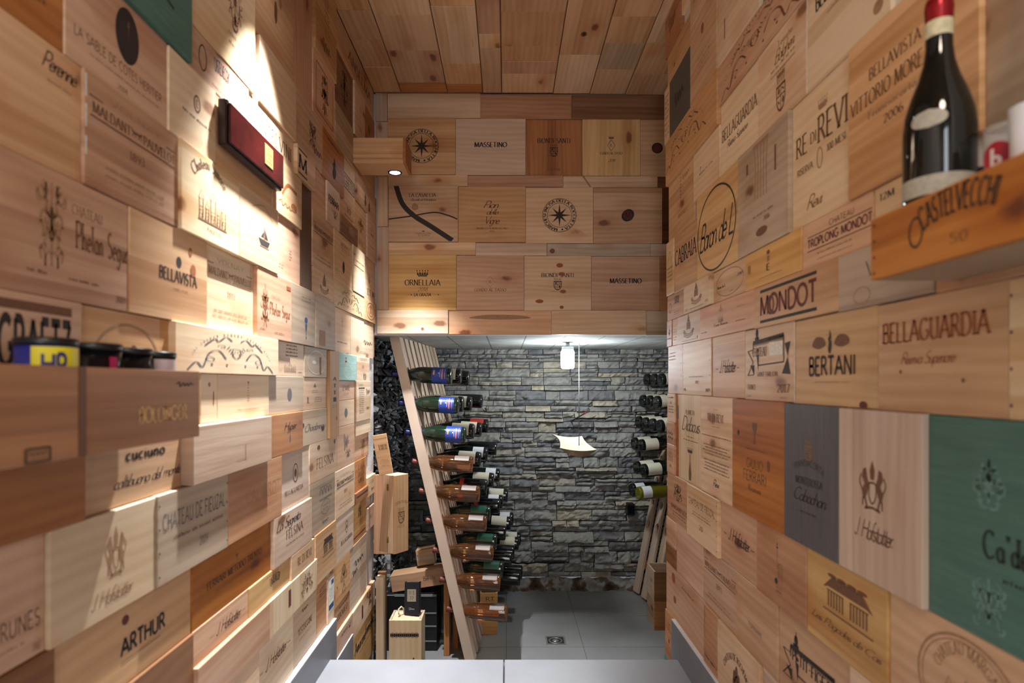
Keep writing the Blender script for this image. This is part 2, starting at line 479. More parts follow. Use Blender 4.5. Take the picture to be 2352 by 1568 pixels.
def text_polys(s, font):
    wf, ser, sh, trk = FONTS[font]
    x = 0.0; out = []
    for ch in s:
        g = GL.get(ch)
        if g is None: g = GL.get(ch.upper(), GL[' '])
        for st in g[1]:
            p2 = [(x + p[0] + p[1] * sh, p[1]) for p in st]
            if len(p2) == 2:   # square the ends a little
                pass
            out += ribbon(p2, wf)
            if ser and len(st) >= 2:
                for (e, o) in ((st[0], st[1]), (st[-1], st[-2])):
                    if (abs(e[1]) < .02 or abs(e[1] - 1) < .02) and abs(e[1] - o[1]) > .15 and abs(e[0] - o[0]) < .6 * abs(e[1] - o[1]) + .02:
                        t = .06
                        y0 = e[1] if e[1] < .5 else e[1] - t
                        out.append([(x + e[0] - ser, y0), (x + e[0] + ser, y0), (x + e[0] + ser, y0 + t), (x + e[0] - ser, y0 + t)])
        if font == 'C' and ch.islower() and ch != ' ':
            out += ribbon([(x + g[0] - .04, .02), (x + g[0] + .06 + .1 * sh, .14)], wf)
        x += g[0] + trk
    return out, max(0.05, x - trk)


# ------------------------------------------------------------------ emblems, in a unit box
def cw(w): return lambda a: w


def smooth(pts, n=6, closed=False):
    N = len(pts); out = []
    for i in range(N if closed else N - 1):
        p0 = pts[(i - 1) % N] if closed else pts[max(0, i - 1)]
        p1 = pts[i]; p2 = pts[(i + 1) % N] if closed else pts[i + 1]
        p3 = pts[(i + 2) % N] if closed else pts[min(N - 1, i + 2)]
        for k in range(n):
            t = k / n
            out.append(tuple(.5 * (2 * b + (c - a) * t + (2 * a - 5 * b + 4 * c - d) * t * t + (3 * b - a - 3 * c + d) * t ** 3) for a, b, c, d in zip(p0, p1, p2, p3)))
    if not closed: out.append(tuple(pts[-1]))
    return out


def disc(cx, cy, rx, ry, n=20): return [[(cx + rx * math.cos(2 * math.pi * i / n), cy + ry * math.sin(2 * math.pi * i / n)) for i in range(n)]]


def spiral(cx, cy, r, a0, turns, flip=1, n=22, w=.03):
    pts = [(cx + flip * r * (1 - .8 * i / n) * math.cos(math.radians(a0 + 360 * turns * i / n)), cy + r * (1 - .8 * i / n) * math.sin(math.radians(a0 + 360 * turns * i / n))) for i in range(n + 1)]
    return ribbon(pts, pen(w * .4, w, 30))


def emb(kind, seed=1):
    R = random.Random(seed); o = []
    if kind == 'star8':
        pts = []
        for i in range(16):
            r = (.5 if i % 4 == 0 else .44) if i % 2 == 0 else .13
            a = math.radians(90 + 22.5 * i); pts.append((r * math.cos(a), r * math.sin(a)))
        for i in range(0, 16, 2): o.append([(0, 0), pts[i - 1], pts[i], pts[(i + 1) % 16]])
    elif kind == 'crown':
        o.append([(-.36, -.5), (.36, -.5), (.38, -.34), (-.38, -.34)])
        for i in range(5):
            x = -.4 + .2 * i
            o.append([(x * .9 - .09, -.3), (x * .9 + .09, -.3), (x * 1.1, .26)]); o += disc(x * 1.12, .36, .055, .09, 10)
        o += ribbon(smooth([(-.38, -.3), (-.2, .1), (0, -.28), (.2, .1), (.38, -.3)], 5), cw(.04))
    elif kind == 'shield':
        o += ribbon(smooth([(-.42, .2), (-.42, -.2), (-.25, -.42), (0, -.5)], 4) + smooth([(0, -.5), (.25, -.42), (.42, -.2), (.42, .2)], 4), cw(.07))
        o += ribbon([(-.46, .2), (.46, .2)], cw(.07)); o += ribbon([(0, .2), (0, -.5)], cw(.04)); o += ribbon([(-.42, -.08), (.42, -.08)], cw(.04))
        o += disc(-.2, .06, .1, .09, 8); o += disc(.22, -.24, .1, .1, 8); o += ribbon([(.1, .1), (.34, .02)], cw(.05)); o += ribbon([(-.3, -.2), (-.12, -.3)], cw(.05))
        for i in range(5): o += ribbon([(-.3 + .15 * i, .28), (-.4 + .2 * i, .5)], cw(.045))
    elif kind == 'filigree':      # symmetrical coat of arms or vine drawing
        for k in range(16):
            y = R.uniform(-.48, .48); x = R.uniform(.02, .42) * (1 - .5 * abs(y)); r = R.uniform(.05, .14); a = R.uniform(0, 360); w = R.uniform(.025, .07)
            pts = [(x + r * math.cos(math.radians(a + 40 * i)), y + r * math.sin(math.radians(a + 40 * i)) * 1.1) for i in range(5)]
            o += ribbon(pts, pen(w * .5, w, 20)); o += ribbon([(-p[0], p[1]) for p in pts], pen(w * .5, w, 20))
        o += ribbon([(0, -.45), (0, .48)], cw(.05)); o += disc(0, .1, .1, .12, 8)
    elif kind == 'supporters':    # shield held by two standing beasts under a plume
        for s in (-1, 1):
            bl = [(s * .22, -.2), (s * .34, -.3), (s * .42, -.12), (s * .3, .02), (s * .4, .14), (s * .36, .3), (s * .24, .34), (s * .2, .16), (s * .12, .02)]
            o.append(bl); o += ribbon(smooth([(s * .4, -.1), (s * .5, .05), (s * .42, .2)]), cw(.04)); o += ribbon([(s * .28, -.25), (s * .2, -.45)], cw(.06)); o += ribbon([(s * .36, -.25), (s * .38, -.42)], cw(.05))
        o += ribbon(smooth([(-.12, .05), (-.13, -.2), (0, -.34), (.13, -.2), (.12, .05), (-.12, .05)], 3), cw(.04))
        o.append([(-.07, .12), (.07, .12), (.1, .3), (0, .5), (-.1, .3)]); o += ribbon(smooth([(-.3, -.46), (0, -.42), (.3, -.46)]), cw(.05))
    elif kind == 'house':         # small country house with a pitched roof and shutters
        o.append([(-.5, .08), (-.3, .42), (.3, .42), (.5, .08), (.38, .14), (-.38, .14)])
        for i in range(4): o += disc(-.3 + .2 * i, .45, .1, .05, 8)
        for s in (-1, 1):
            for i in range(6): o += ribbon([(s * (.08 + .06 * i), .06), (s * (.08 + .06 * i), -.34)], cw(.03))
            o += ribbon([(s * .06, .06), (s * .42, .06)], cw(.03))
        o += ribbon([(-.5, -.46), (.5, -.46)], cw(.04))
    elif kind == 'tower':         # slim tower with cone roof on a ribbon scroll
        o.append([(-.1, .2), (.1, .2), (0, .5)]); o += ribbon([(0, .42), (0, .5)], cw(.02))
        for y in (.14, .08, .02, -.04, -.1): o += ribbon([(-.13, y), (.13, y)], cw(.022))
        o += ribbon([(-.14, .2), (-.14, -.14)], cw(.025)); o += ribbon([(.14, .2), (.14, -.14)], cw(.025))
        for k in range(3): o += ribbon(smooth([(-.4, -.2 - .08 * k), (-.1, -.3 - .07 * k), (.1, -.3 - .07 * k), (.4, -.18 - .08 * k)]), cw(.03))
        for s in (-1, 1): o += spiral(s * .36, -.2, .09, 0, 1.2, s, 12, .04)
        for i in range(6): o += ribbon([(-.09 + .036 * i, .2), (-.09 + .036 * i, -.1)], cw(.012))
    elif kind == 'castle':
        o.append([(-.5, -.5), (.5, -.5), (.5, -.46), (-.5, -.46)])
        for x, w, h in ((-.4, .12, .3), (-.2, .1, .1), (0, .16, .42), (.2, .1, .1), (.38, .14, .26)):
            o += ribbon([(x - w / 2, -.46), (x - w / 2, h - .2)], cw(.02)); o += ribbon([(x + w / 2, -.46), (x + w / 2, h - .2)], cw(.02))
            o += ribbon([(x - w * .7, h - .2), (x + w * .7, h - .2), (x, h + .06), (x - w * .7, h - .2)], cw(.018))
            for k in range(4): o += ribbon([(x - w / 2, -.42 + k * .1), (x + w / 2, -.4 + k * .1)], cw(.014))
        for k in range(10): o += ribbon([(-.48 + .1 * k, -.44), (-.45 + .1 * k, -.2)], cw(.016))
    elif kind == 'ship':
        o.append([(-.5, -.14), (.5, -.14), (.34, -.42), (-.32, -.42)]); o += ribbon([(0, -.14), (0, .5)], cw(.05)); o.append([(.05, -.06), (.34, -.06), (.05, .4)]); o.append([(-.05, -.04), (-.3, -.04), (-.05, .26)])
        o += ribbon([(-.4, -.5), (.42, -.5)], cw(.04))
    elif kind == 'swirl':         # arch of scrolls with a face in the middle
        for s in (-1, 1):
            o += ribbon([(s * a, b) for a, b in smooth([(.5, -.5), (.42, -.3), (.36, -.42), (.3, -.08), (.2, .02), (.12, -.18)], 5)], pen(.007, .02, 30))
            o += ribbon([(s * a, b) for a, b in smooth([(.34, .1), (.24, .3), (.2, .24), (.12, .38), (.05, .3)], 5)], pen(.007, .022, 30))
            o += spiral(s * .3, -.22, .07, 90, 1, s, 14, .014); o += spiral(s * .16, .12, .05, 0, 1, s, 12, .014); o += disc(s * .27, -.34, .012, .03, 8); o += disc(s * .11, -.34, .012, .03, 8)
            for k in range(4): o += ribbon([(s * (.05 + .02 * k), -.1 + .06 * k), (s * (.03 + .015 * k), -.02 + .06 * k)], cw(.01))
        o += ribbon(smooth([(-.04, .1), (-.045, -.06), (0, -.16), (.045, -.06), (.04, .1), (-.04, .1)], 4), cw(.012)); o += disc(-.015, .02, .006, .02, 6); o += disc(.015, .02, .006, .02, 6)
        for i in range(30):       # lettering along the arch
            a = math.radians(160 - 140 * i / 29)
            if i % 7 == 3: continue
            x, y = .47 * math.cos(a), -.42 + .86 * math.sin(a)
            nx, ny = math.cos(a) * .018, math.sin(a) * .05
            o += ribbon([(x, y), (x + nx, y + ny)], cw(.011 if i % 2 else .007))
    elif kind == 'hound':
        o.append([(-.5, .1), (-.34, .2), (-.2, .12), (.2, .14), (.34, .3), (.5, .22), (.46, .12), (.36, .1), (.3, -.06), (-.24, -.06), (-.34, 0)])
        for x0, x1 in ((-.3, -.44), (-.2, -.16), (.2, .12), (.3, .42)): o += ribbon([(x0, 0), (x1, -.4)], cw(.06))
        o += ribbon(smooth([(-.44, .1), (-.52, .3), (-.4, .42)]), cw(.04))
    elif kind == 'monogram':
        o += ribbon(arc(-.12, 0, .22, .4, 60, 300), cw(.07)); o += ribbon(arc(.14, 0, .22, .4, 60, 330), cw(.06)); o += ribbon([(-.02, -.4), (-.02, .4)], cw(.06)); o += ribbon([(.12, 0), (.4, 0)], cw(.05))
    elif kind == 'diamond': o += ribbon([(0, .5), (.5, 0), (0, -.5), (-.5, 0), (0, .5)], cw(.05))
    elif kind == 'goblet':
        o.append([(-.34, .5), (.34, .5), (.28, .2), (.06, -.02), (.06, -.34), (.2, -.5), (-.2, -.5), (-.06, -.34), (-.06, -.02), (-.28, .2)])
    elif kind == 'flame': o.append(smooth([(0, .5), (.2, .2), (.12, .1), (.26, -.1), (.14, -.4), (-.06, -.5), (-.24, -.3), (-.14, -.02), (-.24, .14), (-.08, .24)], 4, True))
    elif kind == 'tree':
        for (x, y, r) in ((0, .3, .18), (-.18, .12, .2), (.18, .1, .2), (0, -.02, .22), (-.26, -.08, .14), (.26, -.1, .14)): o += disc(x, y, r * .7, r, 9)
        o += ribbon([(0, -.1), (0, -.5)], cw(.08)); o += ribbon([(-.3, -.48), (.3, -.48)], cw(.05))
    elif kind == 'squiggle':
        o += ribbon(smooth([(-.5, 0), (-.36, .4), (-.3, -.4), (-.14, .3), (-.06, -.3), (.06, .22), (.14, -.3), (.26, .3), (.36, -.12), (.5, .06)], 5), pen(.02, .07, 30))
    elif kind == 'arrows':
        o += ribbon([(-.5, 0), (.5, 0)], cw(.08)); o += disc(.35, 0, .1, .34, 10)
    elif kind == 'leaf': o.append(smooth([(-.5, -.1), (-.2, .5), (.3, .4), (.5, -.2), (.1, -.5), (-.3, -.4)], 4, True))
    elif kind == 'hexrow':
        for i in range(7):
            c = -.43 + .1433 * i
            pg = [(c + .072 * math.cos(math.radians(30 + 60 * k)), .5 * math.sin(math.radians(30 + 60 * k))) for k in range(6)]
            o += ribbon(pg + [pg[0]], cw(.035)); o.append([(c + (x - c) * .7, y * .7) for x, y in pg])
    elif kind == 'flag':          # banner with folded ends
        o += ribbon([(-.36, .3), (.36, .36)], cw(.03)); o.append([(-.36, .34), (.36, .42), (.36, .32), (-.36, .25)])
        for i in range(24): o += ribbon([(-.35 + .03 * i, .27 + .0025 * i), (-.35 + .03 * i, .21 + .0025 * i)], cw(.012))
        o += ribbon([(-.36, .3), (-.36, .06)], cw(.02)); o += ribbon([(.36, .36), (.36, -.18)], cw(.02)); o += ribbon([(-.24, -.22), (.36, -.18)], cw(.03))
        o += ribbon([(-.5, .12), (-.36, .14)], cw(.02)); o += ribbon([(-.5, .12), (-.36, -.14), (-.5, -.44)], cw(.02)); o += ribbon([(-.5, -.44), (-.34, -.43)], cw(.02)); o += ribbon([(-.34, -.43), (-.34, -.2)], cw(.02))
        o.append([(-.44, -.2), (-.34, -.22), (-.34, -.43)]); o.append([(-.27, .02), (-.21, .02), (-.23, -.36)])
        o.append([(.38, .2), (.5, .22), (.44, -.08)]); o.append([(.44, -.08), (.5, -.44), (.32, -.42)])
        o += disc(-.26, .5, .035, .12, 8); o += ribbon([(-.26, .5), (-.26, .68)], cw(.012)); o += ribbon([(-.31, .36), (-.21, .37)], cw(.1)); o += disc(-.24, .12, .03, .05, 8)
    elif kind == 'curtain':       # carved drapery label shape
        for k in range(5): o += ribbon(smooth([(-.4 + .2 * k, .5), (-.3 + .16 * k, .1), (-.34 + .17 * k, -.5)]), cw(.04))
        o += ribbon([(-.45, .5), (.45, .5)], cw(.06))
    elif kind == 'sword':
        o.append([(-.04, .3), (.04, .3), (0, -.5)]); o.append([(-.2, .34), (.2, .34), (.16, .28), (-.16, .28)]); o += disc(0, .43, .07, .07, 8)
    elif kind == 'carafe':
        o.append([(-.06, .5), (.06, .5), (.06, .2), (.26, -.2), (.2, -.5), (-.2, -.5), (-.26, -.2), (-.06, .2)])
    elif kind == 'wave': o += ribbon(smooth([(-.5, -.2), (-.3, .2), (-.1, -.1), (.1, .15), (.3, -.2), (.5, .1)], 5), cw(.1))
    elif kind == 'arches':
        for s in range(4): o += ribbon(arc(-.36 + .24 * s, -.1, .1, .4, 180, 0, 8), cw(.04))
        o += ribbon([(-.5, -.4), (.5, -.4)], cw(.06)); o += ribbon([(-.5, .42), (.5, .42)], cw(.04))
    return o


# ------------------------------------------------------------------ printed board
class Board:
    """local frame: x to the right, z up, the face looks towards -y"""
    def __init__(s, w, h, t, mat):
        s.w, s.h, s.t = w, h, t; s.mb = MB(); s.mats = [mat]; s.e = 0.0004; s.S = random.Random(int(w * 1e5) + int(h * 1e5))
        s.mb.box((-w / 2, -t, -h / 2), (w / 2, 0, h / 2), 0, bev=min(.0012, t * .3))

    def slot(s, k):
        m = ink(k)
        if m not in s.mats: s.mats.append(m)
        return s.mats.index(m)

    def poly(s, polys, cx, cz, sx, sz, k):
        m = s.slot(k); y = -s.t - s.e; lx, lz = s.w / 2 - .001, s.h / 2 - .001
        for p in polys:
            q = [(max(-lx, min(lx, cx + a * sx)), y, max(-lz, min(lz, cz + b * sz))) for a, b in p]
            ar = sum(q[i][0] * q[(i + 1) % len(q)][2] - q[(i + 1) % len(q)][0] * q[i][2] for i in range(len(q)))
            if abs(ar) < 1e-10: continue
            s.mb.face(q if ar > 0 else q[::-1], m)
        s.e += 0.00003

    def draw(s, ops):
        w, h = s.w, s.h
        for i, op in enumerate(ops):
            k = op[0]
            if k == 't':
                _, tx, cx, cy, ww, hh = op[:6]; fo = op[6] if len(op) > 6 else 'S'; ik = op[7] if len(op) > 7 else 'k'
                pl, tw = text_polys(tx, fo)
                sx = ww * w / tw; sz = hh * h
                s.poly([[(a - tw / 2, b - .5) for a, b in p] for p in pl], cx * w, cy * h, sx, sz, ik)
            elif k == 'm':
                _, cx, cy, ww, hh, n = op[:6]; ik = op[6] if len(op) > 6 else 'f'
                pl = []
                lh = hh * h / n; cwid = lh * .42
                for j in range(n):
                    L = ww * w * (1 if n == 1 else s.S.uniform(.75, 1)); x = -L / 2; z = hh * h / 2 - lh * (j + .5); c = 0; wl = s.S.randint(3, 9)
                    while x < L / 2:
                        if c == wl: c = 0; wl = s.S.randint(3, 9); x += cwid; continue
                        hgt = lh * s.S.choice((.3, .3, .42)); bw = cwid * s.S.uniform(.35, .7)
                        pl.append([(x, z - lh * .15), (x + bw, z - lh * .15), (x + bw, z - lh * .15 + hgt), (x, z - lh * .15 + hgt)])
                        x += cwid; c += 1
                s.poly(pl, cx * w, cy * h, 1, 1, ik)
            elif k == 'r':
                _, cx, cy, ww, hh, ik = op
                s.poly([[(-.5, -.5), (.5, -.5), (.5, .5), (-.5, .5)]], cx * w, cy * h, ww * w, hh * h, ik)
            elif k == 'd':
                _, cx, cy, ww, hh, ik = op; s.poly(disc(0, 0, .5, .5, 28), cx * w, cy * h, ww * w, hh * h, ik)
            elif k == 'o':
                _, cx, cy, ww, hh, th, ik = op
                a, b = ww * w / 2, hh * h / 2; pl = []
                for j in range(48):
                    c0, c1 = 2 * math.pi * j / 48, 2 * math.pi * (j + 1) / 48
                    pl.append([(a * math.cos(c0), b * math.sin(c0)), (a * math.cos(c1), b * math.sin(c1)), ((a - th) * math.cos(c1), (b - th) * math.sin(c1)), ((a - th) * math.cos(c0), (b - th) * math.sin(c0))])
                s.poly(pl, cx * w, cy * h, 1, 1, ik)
            elif k == 'e':
                _, kd, cx, cy, ww, hh = op[:6]; ik = op[6] if len(op) > 6 else 'k'
                s.poly(emb(kd, int(w * 1e4) + i), cx * w, cy * h, ww * w, hh * h, ik)
            elif k == 'a':       # text bent along a circle, sizes as fractions of the height
                _, tx, cx, cy, r, a0, a1, lh = op[:8]; fo = op[8] if len(op) > 8 else 'S'; ik = op[9] if len(op) > 9 else 'k'
                pl, tw = text_polys(tx, fo); r *= h; lh *= h; q = []
                for p in pl:
                    qq = []
                    for a, b in p:
                        an = math.radians(a0 + (a1 - a0) * a / tw); rr = r + (b * lh if a1 < a0 else -b * lh)
                        qq.append((rr * math.cos(an), rr * math.sin(an)))
                    q.append(qq)
                s.poly(q, cx * w, cy * h, 1, 1, ik)
            elif k == 'p':
                _, pts, wd, ik = op
                s.poly(ribbon(smooth([(a * w, b * h) for a, b in pts]), cw(wd)), 0, 0, 1, 1, ik)
            elif k == 'nails':
                pl = []
                for zz in (-.4, -.14, .12, .38):
                    for xx in ((-.485,) if len(op) < 2 else op[1]): pl += disc(xx * w, zz * h, .0022, .0022, 8)
                s.poly(pl, 0, 0, 1, 1, 'k')

    def build(s, name, M, parent=None):
        return s.mb.build(name, s.mats, parent, M)


def sig(cx, cy, w, h, k='b'):    # the slanted signature with a dash at each side
    return [('t', 'J. Hofstatter', cx, cy, w, h, 'C', k), ('r', cx - w * .66, cy - h * .2, w * .14, .012, k), ('r', cx + w * .66, cy - h * .2, w * .14, .012, k)]


def maldant(k='b', y=0.0):
    return [('t', 'VOLNAY', 0, .36 + y, .55, .06, 'Nl', 'f'), ('r', -.4, .3 + y, .12, .012, k), ('r', .4, .3 + y, .12, .012, k), ('t', 'MALDANT', -.25, .21 + y, .36, .09, 'S', k), ('e', 'hound', 0, .22 + y, .12, .1, k),
            ('t', 'PAUVELOT', .26, .21 + y, .38, .09, 'S', k), ('r', 0, .13 + y, .9, .016, k), ('t', '1893', 0, -.02 + y, .16, .08, 'Sl', k), ('m', 0, -.3 + y, .8, .14, 2, 'f')]


def compass():
    return [('o', 0, 0, 1.0, 1.0, 0, 'k')] and [('OC', 0, 0)]


